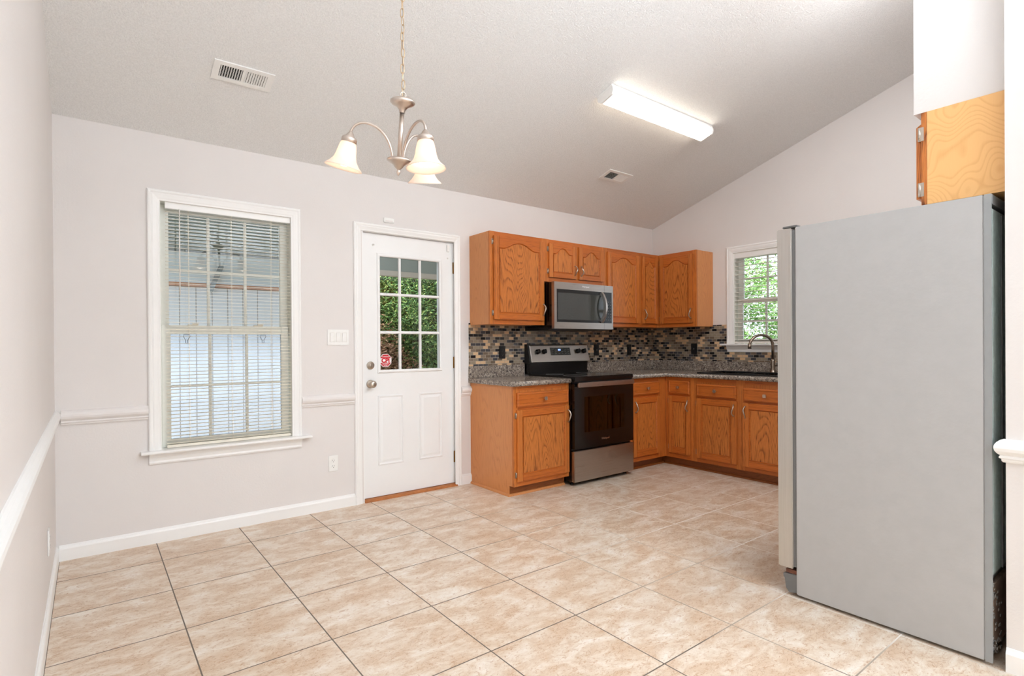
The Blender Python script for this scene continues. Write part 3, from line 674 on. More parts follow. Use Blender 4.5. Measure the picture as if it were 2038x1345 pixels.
# ---- base cabinets
def base_cab(label, x0, x1, loc, rz, d, stiles, side_l=False, fx0=None, toe=.51, ztop=.868, kx0=0, kx1=0, open_top=False):
    t = thing('base_cabinet', label, 'cabinet', loc, rz, 'oak base cabinets'); f0 = fx0 if fx0 is not None else x0
    mb = MB()
    if open_top:
        for q_ in ((x0, x0 + .016, -.001, -(d - .019), .085, ztop), (x1 - .016, x1, -.001, -(d - .019), .085, ztop), (x0 + .016, x1 - .016, -.001, -.008, .101, ztop), (x0 + .016, x1 - .016, -.001, -(d - .019), .085, .101), (x0 + .016, x1 - .016, -(d - .030), -(d - .019), .101, .70)): mb.box(*q_)
    else: mb.box(x0 + (.004 if side_l else 0), x1, -.001, -(d - .019), .085, ztop)
    mb.build('carcass', 'oakply', t, world=False)
    if side_l:
        mb = MB(); mb.prism([(-.001, 0), (-toe, 0), (-toe, .082), (-(d - .019), .082), (-(d - .019), ztop), (-.001, ztop)], 'x', x0, x0 + .0035)
        s_ = mb.build('side_panel', 'oakply', t, world=False)
    mb = MB(); mb.mi = 1; f1, f2 = f0 + .0008, x1 - .0008; mb.box(f1, f2, -(d - .019), -d, .0825, .118); mb.box(f1, f2, -(d - .019), -d, .836, ztop - .0005); mb.box(f1, f2, -(d - .019), -d, .67, .715)
    mb.mi = 0
    for a, b in stiles: mb.box(a, b, -(d - .0185), -d - .0006, .082, ztop)
    for (a, b), (c_, e) in zip(stiles, stiles[1:]): mb.box(b, c_, -(d - .019), -d + .004, .1, .85)
    mb.build('face_frame', ['oaks', 'oakh'], t, world=False)
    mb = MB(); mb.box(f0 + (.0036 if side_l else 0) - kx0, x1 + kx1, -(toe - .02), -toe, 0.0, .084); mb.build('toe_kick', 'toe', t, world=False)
    return t
SH = [(0, 0), (.016, 0), (.015, .008), (.010, .015), (.003, .019), (0, .019)]
ba = base_cab('oak base cabinet with one drawer and door, left of the range', 0, .605, L0, 0, .582, [(0, .045), (.575, .605)], True, toe=.525)
drawer(ba, .027, .594, .703, .818, -.582)
door_panel('door', ba, .026, .596, .120, .683, -.582, False, .055, 'l', (.173, .638), hand=(.578, .595))
mb = MB(); mb.sweep([(-.0, -.002, 0), (-.0, -.525, 0), (.60, -.525, 0)], [(a, b) for a, b in SH], (0, 0, 1)); 
mb.b.free(); mb = MB(); mb.sweep([(0, -.002, 0), (0, -.525, 0), (.60, -.525, 0)], [(-a, b) for a, b in SH], (0, 0, 1), caps=True)
xmin = min(v.co.x for v in mb.b.verts)
if xmin > -.01:
    mb.b.free(); mb = MB(); mb.sweep([(0, -.002, 0), (0, -.525, 0), (.60, -.525, 0)], SH, (0, 0, 1), caps=True)
mb.build('shoe_molding', 'oakply', ba, world=False)
bb = base_cab('oak base cabinet with one drawer and door, right of the range in the corner', 1.387, 1.954, L0, 0, .582, [(1.387, 1.45), (1.84, 1.954)], toe=.525, kx1=.03)
drawer(bb, 1.440, 1.844, .708, .833, -.582)
door_panel('door', bb, 1.436, 1.843, .130, .686, -.582, False, .052, 'r', hand=(1.462, .600))
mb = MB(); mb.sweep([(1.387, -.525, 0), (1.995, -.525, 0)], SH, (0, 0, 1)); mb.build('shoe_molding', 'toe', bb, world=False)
bd = .609
bc = base_cab('narrow oak base cabinet with small drawer and door in the corner by the sink', .583, .889, (W_, 0, 0), R(-90), bd, [(.583, .625), (.86, .889)], fx0=.583, toe=.555, kx0=.08)
drawer(bc, .624, .856, .706, .838, -bd, twist=0)
door_panel('door', bc, .624, .860, .130, .687, -bd, False, .045, 'l', hand=(.838, .600))
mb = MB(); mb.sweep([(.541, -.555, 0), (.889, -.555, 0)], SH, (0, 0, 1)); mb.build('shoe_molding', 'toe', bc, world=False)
be = base_cab('wide oak sink base cabinet with two doors under the sink', .8895, 1.85, (W_, 0, 0), R(-90), bd, [(.8895, .93), (1.305, 1.38), (1.79, 1.85)], toe=.555, open_top=True)
drawer(be, .927, 1.310, .700, .818, -bd, 'false_drawer_front', twist=45)
door_panel('door', be, .924, 1.314, .122, .683, -bd, False, .055, 'l', hand=(1.290, .600))
drawer(be, 1.372, 1.76, .690, .806, -bd, 'false_drawer_front')
door_panel('door', be, 1.370, 1.76, .121, .675, -bd, False, .055, 'r', hand=(1.394, .595))
mb = MB(); mb.sweep([(.8895, -.555, 0), (1.85, -.555, 0)], SH, (0, 0, 1)); mb.build('shoe_molding', 'toe', be, world=False)

# ---- countertops
NOSE = [(0, 0)] + [(.006, 0)] + qarc(.004, .010, .012, -75, 75, 6) + [(.004, .038), (0, .038)]
NOSE = [(0, 0), (.008, 0), (.014, .005), (.017, .013), (.017, .024), (.014, .032), (.008, .037), (0, .038)]
ZC0, ZC = .8695, .9085
ct = thing('countertop', 'short granite patterned countertop left of the range', 'countertop', (3.12, 0, ZC0), 0, 'granite patterned countertops')
mb = MB(); mb.box(2.815, 3.438, -.001, -.602, ZC0, ZC); mb.sweep([(2.815, -.602, ZC0), (3.438, -.602, ZC0)], [(a, b * 1.02) for a, b in NOSE], (0, 0, 1), smooth=True); mb.build('worktop', 'granite', ct)
mb = MB(); mb.box(2.815, 3.438, -.001, -.022, ZC + .0003, 1.011, bev=.003); mb.build('backsplash_lip', 'granite', ct)
ct2 = thing('countertop', 'long L shaped granite patterned countertop running into the corner with the sink', 'countertop', (4.9, 0, ZC0), 0, 'granite patterned countertops')
HX0, HX1, HY0, HY1 = 4.885, 5.305, -.915, -1.60
mb = MB(); ex = 4.772
mb.box(4.222, ex, -.001, -.602, ZC0, ZC); mb.box(ex, W_ - .001, -.001, HY0, ZC0, ZC); mb.box(ex, HX0, HY0, HY1, ZC0, ZC); mb.box(HX1, W_ - .001, HY0, HY1, ZC0, ZC); mb.box(ex, W_ - .001, HY1, -1.86, ZC0, ZC)
mb.sweep([(4.222, -.602, ZC0), (ex, -.602, ZC0), (ex, -1.86, ZC0)], [(a, b * 1.02) for a, b in NOSE], (0, 0, 1), smooth=True); mb.build('worktop', 'granite', ct2)
mb = MB(); mb.box(4.222, W_ - .022, -.001, -.022, ZC + .0003, 1.011, bev=.003); mb.box(W_ - .001, W_ - .022, -.001, -1.86, ZC + .0003, 1.011, bev=.003); mb.build('backsplash_lip', 'granite', ct2)

# ---- mosaic backsplashes
mb = MB(); mb.box(2.820, W_ - .009, -.0005, -.008, 1.0115, 1.384); o = mb.build('mosaic_backsplash', 'mosaic_x'); tag(o, 'mosaic tile backsplash on the wall behind the range', 'backsplash', 'mosaic backsplashes')
mb = MB(); mb.box(W_ - .0005, W_ - .008, -.0005, -.881, 1.0115, 1.384); mb.box(W_ - .0005, W_ - .008, -.881, -1.86, 1.0115, 1.107); o = mb.build('mosaic_backsplash', 'mosaic_y'); tag(o, 'mosaic tile backsplash on the sink wall around the small window', 'backsplash', 'mosaic backsplashes')

# ---- sink and faucet
sk = thing('kitchen_sink', 'black drop in double bowl sink set in the granite patterned counter', 'sink', (5.09, -1.26, .909))
rx0, rx1, ry0, ry1 = 4.855, 5.335, -.88, -1.64
mb = MB(); bx = [(4.905, 5.235, -.93, -1.245), (4.905, 5.235, -1.275, -1.585)]
mb.box(rx0, 4.905, ry0, ry1, .9088, .921, bev=.004); mb.box(5.235, rx1, ry0, ry1, .9088, .921, bev=.004)
mb.box(4.905, 5.235, ry0, -.93, .9088, .921, bev=.004); mb.box(4.905, 5.235, -1.245, -1.275, .9088, .917, bev=.003); mb.box(4.905, 5.235, -1.585, ry1, .9088, .921, bev=.004); mb.build('rim', 'sink', sk)
for (a, b, c_, e) in bx:
    mb = MB()
    for q_ in ((a - .008, a, c_, e), (b, b + .008, c_, e), (a, b, c_, c_ + .008), (a, b, e - .008, e)): mb.box(q_[0], q_[1], q_[2], q_[3], .90, .7301)
    mb.box(a - .008, b + .008, c_ + .008, e - .008, .722, .73); mb.build('bowl', 'sink', sk)
fa = thing('faucet', 'tall gooseneck faucet in brushed nickel behind the sink', 'faucet', (5.285, -1.385, .921))
mb = MB(); mb.lathe([(.028, 0), (.028, .006), (.022, .014), (.0185, .03), (.0185, .11), (.014, .125)], (5.285, -1.385, .921)); mb.build('base', 'bronze', fa)
pth = [(5.285, -1.385, 1.04), (5.285, -1.385, 1.17)]
top = Vector((5.285, -1.385, 1.17)); dirv = Vector((-.185, .12, 0)); L = dirv.length; dirv.normalize()
for i in range(1, 15):
    a = math.pi * i / 14; pth.append(tuple(top + dirv * (L / 2 * (1 - math.cos(a))) + Vector((0, 0, (L / 2 - .012) * math.sin(a)))))
e = Vector(pth[-1]); pth.append(tuple(e + Vector((0, 0, -.012))))
mb = MB(); mb.tube(pth, .0125, 14); mb.build('spout', 'bronze', fa)
mb = MB(); mb.tube([tuple(e + Vector((0, 0, .02))), tuple(e + Vector((0, 0, -.028)))], .0155, 14); mb.build('spray_head', 'bronze', fa)
mb = MB(); mb.tube([(5.285, -1.40, .985), (5.285, -1.43, .99), (5.285, -1.50, 1.01)], .006, 8); mb.build('lever', 'bronze', fa)

# ================================================================ RANGE
rg = thing('kitchen_range', 'stainless and black electric range with glass cooktop between the base cabinets', 'stove', (3.826, -.32, 0))
X0, X1, YF = 3.444, 4.214, -.645
mb = MB(); mb.box(X0 + .002, X1 - .002, -.005, -.605, .03, .878); mb.build('body', 'blackenamel', rg)
for x in (X0 + .04, X1 - .04):
    for y in (-.08, -.57): k = MB(); k.lathe([(.018, 0), (.018, .01), (.010, .012), (.010, .031)], (x, y, 0)); k.build('foot', 'blackplastic', rg)
mb = MB(); mb.box(X0 + .004, X1 - .004, -.06, YF - .002, .884, .9205, bev=.004); mb.build('cooktop', 'blackenamel', rg)
for x, y, r_ in ((3.63, -.22, .08), (4.02, -.22, .075), (3.63, -.48, .105), (4.03, -.48, .09)):
    ck = MB(); ck.tube([(x + r_ * math.cos(R(i * 15)), y + r_ * math.sin(R(i * 15)), .9206) for i in range(24)], .0009, 4, closed=True); ck.build('burner_ring', 'grey', rg)
mb = MB(); mb.box(X0 + .012, X1 - .012, -.606, -.638, .862, .884); mb.build('vent_strip', 'blackplastic', rg)
# oven door: black border with tinted glass, dim oven cavity with racks behind
dz0, dz1 = .312, .876; wx0, wx1, wz0, wz1 = 3.565, 4.085, .445, .748
od = MB(); od.box(X0 + .003, X1 - .003, -.607, YF + .004, dz0, wz0); od.box(X0 + .003, X1 - .003, -.607, YF + .004, wz1, dz1 - .016); od.box(X0 + .003, wx0, -.607, YF + .004, wz0, wz1); od.box(wx1, X1 - .003, -.607, YF + .004, wz0, wz1)
odo = od.build('oven_door', 'blackenamel', rg)
mb = MB(); mb.box(X0 + .003, X1 - .003, YF + .0038, YF, dz0 + .006, wz0); mb.box(X0 + .003, X1 - .003, YF + .0038, YF, wz1, dz1 - .016); mb.box(X0 + .003, wx0, YF + .0038, YF, wz0, wz1); mb.box(wx1, X1 - .003, YF + .0038, YF, wz0, wz1); mb.build('door_glass', 'blackenamel', odo)
mb = MB(); mb.box(wx0, wx1, YF + .0035, YF + .0002, wz0, wz1); mb.build('oven_window', 'ovenglass', odo)
# cavity in front part of the body (shallow liner visible through the window)
mb = MB(); mb.box(wx0, wx1, -.6065, -.6068, wz0, wz1); mb.build('oven_liner', M_plain('oven_liner', (190, 150, 124), .6, 0, .4, .2, 40), odo)
for z in (.52, .60):
    k = MB()
    for dy in (-.625,): k.tube([(wx0 + .01, dy, z), (wx1 - .01, dy, z)], .0022, 6)
    for i in range(16): x = wx0 + .02 + i * .0318; k.tube([(x, -.612, z + .003), (x, -.626, z + .003)], .0012, 5)
    k.build('oven_rack', 'nickel', odo)
mb = MB(); mb.box(X0 + .018, X1 - .030, -.662, -.684, .833, .873, bev=.006)
for x in (X0 + .05, X1 - .07): mb.box(x, x + .02, -.642, -.665, .842, .864)
mb.build('oven_handle', 'steel', odo)
mb = MB(); mb.box(X0, X1, -.606, YF, .034, .292, bev=.004); mb.build('storage_drawer', 'steel', rg)
mb = MB(); mb.lathe([(.006, 0), (.006, .001), (0, .0012)], (X1 - .025, YF, .302), (0, -1, 0), 12); mb.build('orange_dot', M_plain('orange_dot', (230, 110, 30), .5), rg)
# backguard
mb = MB(); mb.box(X0 + .006, X1 + .006, -.012, -.075, .9207, 1.03); mb.box(X0 + .006, X1 + .006, -.075, -.083, .975, .979); mb.box(X0 + .006, X1 + .006, -.075, -.086, 1.012, 1.020); mb.box(X0 + .006, X1 + .006, -.07, -.088, .9207, .937); bgd = mb.build('backguard', 'blackenamel', rg)
gp = [(-.012, 1.026), (-.100, 1.026), (-.103, 1.032), (-.070, 1.184), (-.062, 1.194), (-.012, 1.194)]
mb = MB(); mb.prism(gp, 'x', X0 + .012, X1 + .014); cp = mb.build('control_panel', 'steel', rg, bev=.004)
mb = MB(); mb.prism([(-.010, 1.02), (-.085, 1.02), (-.055, 1.198), (-.010, 1.198)], 'x', X0 + .002, X0 + .0118); mb.build('end_cap', 'blackplastic', rg)
def onpanel(x, z, off): # frame on the sloped panel facing outwards
    u = (z - 1.032) / (1.184 - 1.032); y = -.103 + u * .033; a = math.atan2(.033, .152)
    return Matrix.Translation((x, y, z)) @ Matrix.Rotation(R(90) - a, 4, 'X') @ Matrix.Translation((0, 0, off))
def onp_box(mb, x, z, w_, h, o0, o1, bev=0):
    k = MB(); k.box(-w_ / 2, w_ / 2, -h / 2, h / 2, o0, o1, bev=bev); bmesh.ops.transform(k.b, matrix=onpanel(x, z, 0), verts=k.b.verts[:])
    me = bpy.data.meshes.new('t'); k.b.to_mesh(me); k.b.free(); mb.b.from_mesh(me); bpy.data.meshes.remove(me)
mb = MB(); onp_box(mb, 3.84, 1.127, .262, .074, .0003, .003, .001); dp = mb.build('display_panel', 'mwglass', rg)
mb = MB(); onp_box(mb, 3.825, 1.143, .034, .016, .0031, .0040); mb.build('clock_display', 'display', dp)
text('lettering', '12:30', .012, 'white_ink', dp, onpanel(3.825, 1.143, .0042), .0002)
for i in range(6):
    for j in range(3):
        if 1 < i < 4 and j == 2: continue
        mb = MB(); onp_box(mb, 3.735 + i * .042, 1.106 + j * .018, .022, .003, .0031, .0035); mb.build('key', 'grey', dp)
for x in (3.545, 3.625, 4.075, 4.158):
    k = MB(); k.lathe([(.024, 0), (.024, .004), (.020, .008), (.019, .026), (.017, .029), (0, .029)], (0, 0, 0), seg=20); k.box(-.006, .006, -.021, .021, .008, .036, bev=.002)
    bmesh.ops.transform(k.b, matrix=onpanel(x, 1.127, 0), verts=k.b.verts[:]); k.build('control_knob', 'blackplastic', rg)
text('lettering', 'Whirlpool', .024, 'nickel', odo, face_back(3.829, YF - .0006, .372), .0003, offset=.0004)

# ================================================================ MICROWAVE
mw = thing('microwave', 'stainless over the range microwave under the short cabinet', 'microwave', (3.837, 0, 1.33))
mx0, mx1, mf = 3.449, 4.221, -.408
mb = MB(); mb.box(mx0 + .006, mx1 - .006, -.009, -.374, 1.345, 1.7435); mb.build('case', 'blackenamel', mw)
mb = MB(); mb.prism([(-.01, 1.345), (-.01, 1.322), (-.30, 1.322), (-.385, 1.334), (-.385, 1.345)], 'x', mx0 + .008, mx1 - .008); mb.build('underside', 'blackplastic', mw)
mb = MB(); mb.prism([(-.375, 1.334), (mf, 1.334), (mf, 1.392), (-.375, 1.392)], 'x', mx0, mx1); mb.box(mx0, mx1, -.375, mf, 1.683, 1.746); mb.box(mx0, mx0 + .03, -.375, mf, 1.392, 1.683); mb.box(mx1 - .018, mx1, -.375, mf, 1.392, 1.683); mwd = mb.build('door', 'steel', mw)
mb = MB(); mb.box(mx0 + .03, 4.096, -.376, mf + .002, 1.392, 1.683); mb.build('door_glass', 'mwglass', mwd)
mb = MB(); mb.box(mx0 + .03, 4.096, mf + .0019, mf + .0005, 1.392, 1.415); mb.box(mx0 + .03, 4.096, mf + .0019, mf + .0005, 1.652, 1.683); mb.box(mx0 + .03, mx0 + .045, mf + .0019, mf + .0005, 1.415, 1.652); mb.build('glass_border', 'blackenamel', mwd)
mb = MB(); mb.box(4.098, mx1 - .018, -.376, mf + .0005, 1.392, 1.683); cpn = mb.build('control_panel', 'blackenamel', mw)
mb = MB(); mb.box(4.0962, 4.0978, -.39, mf - .0004, 1.334, 1.746); mb.build('door_seam', 'dark', mw)
for j in range(7):
    for i in range(3): mb = MB(); mb.box(4.118 + i * .030, 4.132 + i * .030, mf, mf + .0004, 1.42 + j * .028, 1.426 + j * .028); mb.build('key', 'grey', cpn)
pts = []
for i in range(15):
    u = i / 14; pts.append((4.055, mf - .004 - .050 * math.sin(math.pi * u) ** .8, 1.402 + .27 * u))
mb = MB(); mb.sweep(pts, [(-.014, -.011), (-.014, .011), (-.008, .014), (.008, .014), (.014, .011), (.014, -.011)], (1, 0, 0)); mb.build('door_handle', 'steelv', mwd)
text('lettering', 'Whirlpool', .022, 'white_ink', mwd, face_back(3.845, mf - .0004, 1.718), .0003, offset=.0002)

# ================================================================ REFRIGERATOR
fr = thing('refrigerator', 'large light grey refrigerator seen from its side at the right', 'refrigerator', (3.27, -2.95, 0))
fx0, fx1, fy0, fy1, fz = 2.84, 3.74, -2.648, -3.325, 1.738
mb = MB(); mb.box(fx0, fx1, fy0, fy1 + .02, .012, fz, bev=.004); mb.build('cabinet_shell', 'fridge', fr)
# back: bent steel flange, galvanised panel, lower machine compartment
mb = MB(); mb.box(fx0, fx0 + .009, fy1, fy1 + .0199, .012, fz - .0352); mb.box(fx1 - .022, fx1, fy1, fy1 + .0199, .012, fz - .0352); mb.box(fx0, fx1, fy1, fy1 + .0199, fz - .035, fz); mb.build('rear_flange', M_plain('bent_flange', (150, 152, 152), .5), fr)
mb = MB(); mb.box(fx0 + .012, fx1 - .03, fy1 + .002, fy1 + .019, .33, fz - .05, bev=.002); mb.build('rear_panel', 'galv', fr)
mb = MB(); mb.box(fx0 + .15, fx0 + .16, fy1 - .003, fy1 + .0018, .33, fz - .06); mb.build('rear_rib', 'grey', fr)
mb = MB(); mb.box(fx0 + .04, fx1 - .03, fy1 + .004, fy1 + .0185, .05, .29); mb.build('compressor_cover', 'card', fr)
mb = MB(); random.seed(3)
for i in range(60):
    x = fx0 + .02 + random.random() ** 2 * .14; z = .02 + random.random() * .27 if random.random() < .5 else .02 + random.random() * .06
    s_ = .004 + random.random() * .008; mb.box(x, x + s_ * 1.5, fy1 + .002, fy1 + .006, z, z + s_)
mb.build('lint', 'dust', fr)['kind'] = 'stuff'
mb = MB(); mb.box(fx0 + .004, fx1 - .004, fy0 + .001, fy0 + .014, .14, fz - .012); mb.build('door_gasket', 'grey', fr)
mb = MB(); mb.box(fx0 - .001, fx0 + .447, fy0 + .0145, -2.567, .128, 1.736, bev=.004); fd = mb.build('door', 'steelv', fr)
mb = MB(); mb.box(fx0 + .452, fx1, fy0 + .0145, -2.567, .128, 1.736, bev=.004); mb.build('door', 'steelv', fr)
mb = MB(); mb.box(fx0 + .004, fx0 + .06, -2.655, -2.59, 1.7385, 1.748, bev=.003); mb.tube([(fx0 + .03, -2.6, 1.736), (fx0 + .03, -2.6, 1.75)], .008, 8); mb.build('top_hinge', 'grey', fr)
mb = MB(); mb.prism([(-2.648, .02), (-2.615, .012), (-2.600, .03), (-2.594, .075), (-2.588, .082), (-2.588, .097), (-2.648, .104)], 'x', fx0 + .004, fx1 - .004); mb.build('base_grille', 'grey', fr)
mb = MB(); mb.box(fx0 + .006, fx0 + .05, -2.60, -2.648, .1045, .122); mb.build('lower_hinge', 'rust', fr)
for x in (fx0 + .06, fx1 - .06):
    for y in (-2.72, -3.26): k = MB(); k.lathe([(.02, 0), (.02, .013)], (x, y, 0)); k.build('foot', 'blackplastic', fr)

# ================================================================ ELECTRICAL PLATES
def plate(name, label, cat, cx, z, wall='back', w_=.07, h=.115, mat='white', kind='outlet', group=None, base=.0):
    rz = {'back': 0, 'right': R(-90), 'left': R(90)}[wall]; loc = {'back': (cx, 0, z), 'right': (W_, cx, z), 'left': (0, cx, z)}[wall]
    t = thing(name, label, cat, loc, rz, group)
    mb = MB(); mb.box(-w_ / 2, w_ / 2, -base - .0005, -base - .006, -h / 2, h / 2, bev=.002); mb.build('cover_plate', mat, t, world=False)
    dk = 'dark' if mat == 'white' else 'blackenamel'
    if kind == 'outlet':
        for s_ in (-1, 1):
            k = MB(); k.prism(qarc(0, s_ * .020, .0165, 30, 150, 6) + qarc(0, s_ * .020, .0165, 210, 330, 6), 'y', -base - .006, -base - .008); r_ = k.build('receptacle', mat, t, world=False)
            k = MB(); zz = s_ * .020
            k.box(-.0075, -.0055, -base - .0081, -base - .0084, zz - .002, zz + .007); k.box(.0055, .0075, -base - .0081, -base - .0084, zz - .001, zz + .006); k.lathe([(.0025, 0), (.0025, .0003)], (0, -base - .0081, zz - .009), (0, -1, 0), 10)
            k.build('slots', 'dark' if mat == 'white' else 'grey', r_, world=False)
    elif kind == 'gfci':
        k = MB(); k.box(-.0165, .0165, -base - .006, -base - .0085, -.033, .033, bev=.001); r_ = k.build('receptacle', mat, t, world=False)
        k = MB(); k.box(-.006, .006, -base - .0086, -base - .0095, -.007, -.001); k.box(-.006, .006, -base - .0086, -base - .0095, .001, .007); k.build('test_buttons', 'grey', r_, world=False)
    elif kind == 'switch3':
        for i in (-1, 0, 1):
            x = i * .046; k = MB(); k.box(x - .0178, x + .0178, -base - .0055, -base - .0064, -.0348, .0348); k.build('switch_surround', 'cream', t, world=False)
            k = MB(); k.box(x - .0165, x + .0165, -base - .006, -base - .0075, -.0335, .0335, bev=.0006); k.prism([(-base - .0075, -.030), (-base - .0075, .030), (-base - .011, .030), (-base - .0085, -.030)], 'x', x - .014, x + .014); k.build('rocker_switch', mat, t, world=False)
    return t
plate('light_switch', 'white triple rocker switch plate between window and door', 'switch', 1.646, 1.258, w_=.163, h=.115, kind='switch3')
plate('wall_outlet', 'white duplex outlet low on the wall between window and door', 'outlet', 1.602, .336, group='wall outlets')
plate('wall_outlet', 'white outlet low on the left wall seen edge on', 'outlet', -.705, .318, 'left', group='wall outlets')
plate('wall_outlet', 'black outlet on the mosaic backsplash left of the range', 'outlet', 3.182, 1.127, mat='blackplastic', base=.008, group='wall outlets')
plate('wall_outlet', 'black outlet on the mosaic backsplash just right of the range', 'outlet', 4.430, 1.135, mat='blackplastic', kind='gfci', base=.008, w_=.075, group='wall outlets')
plate('wall_outlet', 'black outlet on the mosaic backsplash below the narrow cabinet door, left of the corner', 'outlet', 4.956, 1.132, mat='blackplastic', base=.008, group='wall outlets')
plate('wall_outlet', 'black outlet on the sink wall backsplash under the end wall cabinet', 'outlet', -.519, 1.138, 'right', mat='blackplastic', kind='gfci', base=.008, group='wall outlets')
t = thing('motion_sensor', 'small white alarm sensor on the wall above the door', 'sensor', (2.062, 0, 2.172))
mb = MB(); mb.box(2.018, 2.106, -.0005, -.016, 2.154, 2.190, bev=.004); mb.build('housing', 'white', t); mb = MB(); mb.box(2.03, 2.094, -.016, -.018, 2.160, 2.170, bev=.0008); mb.build('cover_clip', 'rail', t)

# ================================================================ CEILING ITEMS
TH = math.atan(SL)
def ceilM(x, y): return Matrix.Translation((x, y, 2.5 - SL * y)) @ Matrix.Rotation(-TH, 4, 'X')
def vent(label, x, y, w_, h, open_left, angs=(-50, 22), grp='ceiling vents'):
    t = tag(empty('ceiling_vent', mat=ceilM(x, y)), label, 'vent', grp)
    mb = MB(); ix, iy = w_ / 2 - .034, h / 2 - .026
    for a in ((-w_ / 2, -ix, -h / 2, h / 2), (ix, w_ / 2, -h / 2, h / 2), (-ix, ix, -h / 2, -iy), (-ix, ix, iy, h / 2), (-.007, .007, -iy, iy)): mb.box(a[0], a[1], a[2], a[3], -.007, -.0005)
    mb.build('frame', 'white', t, world=False, bev=.0)
    mb = MB(); mb.box(-ix, ix, -iy, iy, -.0012, -.0004); mb.build('backing', 'dark', t, world=False)
    mb = MB(); n = 9; half = ix - .007
    for side in (-1, 1):
        ang = angs[side > 0]
        for i in range(n):
            c = side * (.007 + half * (i + .5) / n); L_ = half / n * (.62 if side < 0 else .98) / 2; dx, dz = L_ * math.cos(R(ang)), L_ * math.sin(R(ang))
            mb.prism([(c - dx, -.0045 - dz), (c + dx, -.0045 + dz), (c + dx, -.0035 + dz), (c - dx, -.0035 - dz)], 'y', -iy, iy)
    mb.build('louvers', 'white', t, world=False)
    if open_left:
        k = MB()
        for y_ in (-iy * .33, iy * .33): k.box(-ix, -.007, y_ - .0012, y_ + .0012, -.004, -.001)
        k.build('damper_bars', 'grey', t, world=False)
    return t
vent('long white ceiling vent above the dining window', .866, -.624, .312, .14, True)
vent('small white ceiling vent on the slope above the wall cabinets', 4.018, -.622, .312, .135, False, (48, -30))
# fluorescent fixture
fl = tag(empty('ceiling_light', mat=ceilM(3.655, -1.332)), 'long lit fluorescent fixture on the sloped ceiling', 'light')
mb = MB(); mb.box(-.615, .615, -.07, .07, -.022, -.0005, bev=.002); mb.build('housing', 'white', fl, world=False)
mb = MB(); mb.prism([(-.068, -.0222), (-.066, -.045), (-.048, -.066), (.048, -.066), (.066, -.045), (.068, -.0222)], 'x', -.598, .598); mb.build('diffuser', 'tube', fl, world=False)
for s_ in (-1, 1):
    mb = MB(); mb.prism([(-.070, -.0222), (-.068, -.047), (-.049, -.069), (.049, -.069), (.068, -.047), (.070, -.0222)], 'x', s_ * .5985, s_ * .616); mb.build('end_cap', 'white', fl, world=False)

# ---------------- chandelier
CH = Vector((1.214, -1.798, 1.916)); ax = Vector((-.007, -.168, 1)).normalized()
e1 = Vector((0, 1, 0)).cross(ax).normalized(); e2 = ax.cross(e1)
CM = Matrix((e1, e2, ax)).transposed().to_4x4(); CM.translation = CH
chn = tag(empty('chandelier', mat=CM), 'brushed nickel chandelier with three lit bell shades hanging on a chain', 'chandelier')
zt, rO = .298, .228
mb = MB(); mb.lathe([(0, zt + .004), (.018, zt + .003), (.042, zt - .002), (.051, zt - .009), (.051, zt - .017), (.042, zt - .025), (.024, zt - .032), (.014, zt - .044), (.0105, zt - .056)], cap=False); mb.build('top_cup', 'fixture', chn, world=False)
mb = MB(); mb.lathe([(.0095, zt - .05), (.0095, .062)]); mb.build('column', 'fixture', chn, world=False)
mb = MB(); mb.lathe([(.010, .064), (.044, .062), (.051, .056), (.050, .049), (.038, .042), (.024, .034), (.017, .024), (.007, .016), (.004, .014), (.008, .010), (.008, .002), (.003, -.008), (0, -.009)], cap=False); mb.build('hub', 'fixture', chn, world=False)
for kx in range(3):
    a = 2.631 + (0, 1, -1)[kx] * 2 * math.pi / 3; d = Vector((math.cos(a), math.sin(a), 0)); neck = d * .205 + Vector((0, 0, .125))
    pts = [d * .022 + Vector((0, 0, .055))]
    P0, P1, P2, P3 = d * .028 + Vector((0, 0, .06)), d * .045 + Vector((0, 0, .20)), d * .195 + Vector((0, 0, .222)), neck + Vector((0, 0, .012))
    for i in range(21):
        u = i / 20; pts.append(P0 * (1 - u) ** 3 + P1 * 3 * u * (1 - u) ** 2 + P2 * 3 * u * u * (1 - u) + P3 * u ** 3)
    mb = MB(); mb.tube(pts, .0052, 8); arm = mb.build('arm', 'fixture', chn, world=False)
    tilt = (d * .17 + Vector((0, 0, -1))).normalized()
    mb = MB(); mb.lathe([(.006, -.022), (.012, -.014), (.018, -.004), (.030, .004), (.032, .010), (.032, .022), (.029, .024)], neck, tilt); mb.build('socket_cup', 'fixture', chn, world=False)
    sp_ = [(.029, .020), (.034, .034), (.0385, .055), (.041, .072), (.047, .092), (.060, .110), (.0735, .122), (.0775, .128)]
    mb = MB(); mb.lathe(sp_ + [(r_ - .003, h) for r_, h in sp_[::-1]], neck, tilt, cap=False); mb.build('shade', 'shade', chn, world=False)
    mb = MB(); mb.lathe([(.013, .02), (.014, .045), (.022, .060), (.029, .078), (.030, .092), (.025, .108), (.014, .118), (0, .121)], neck, tilt); mb.build('bulb', 'bulb', chn, world=False)
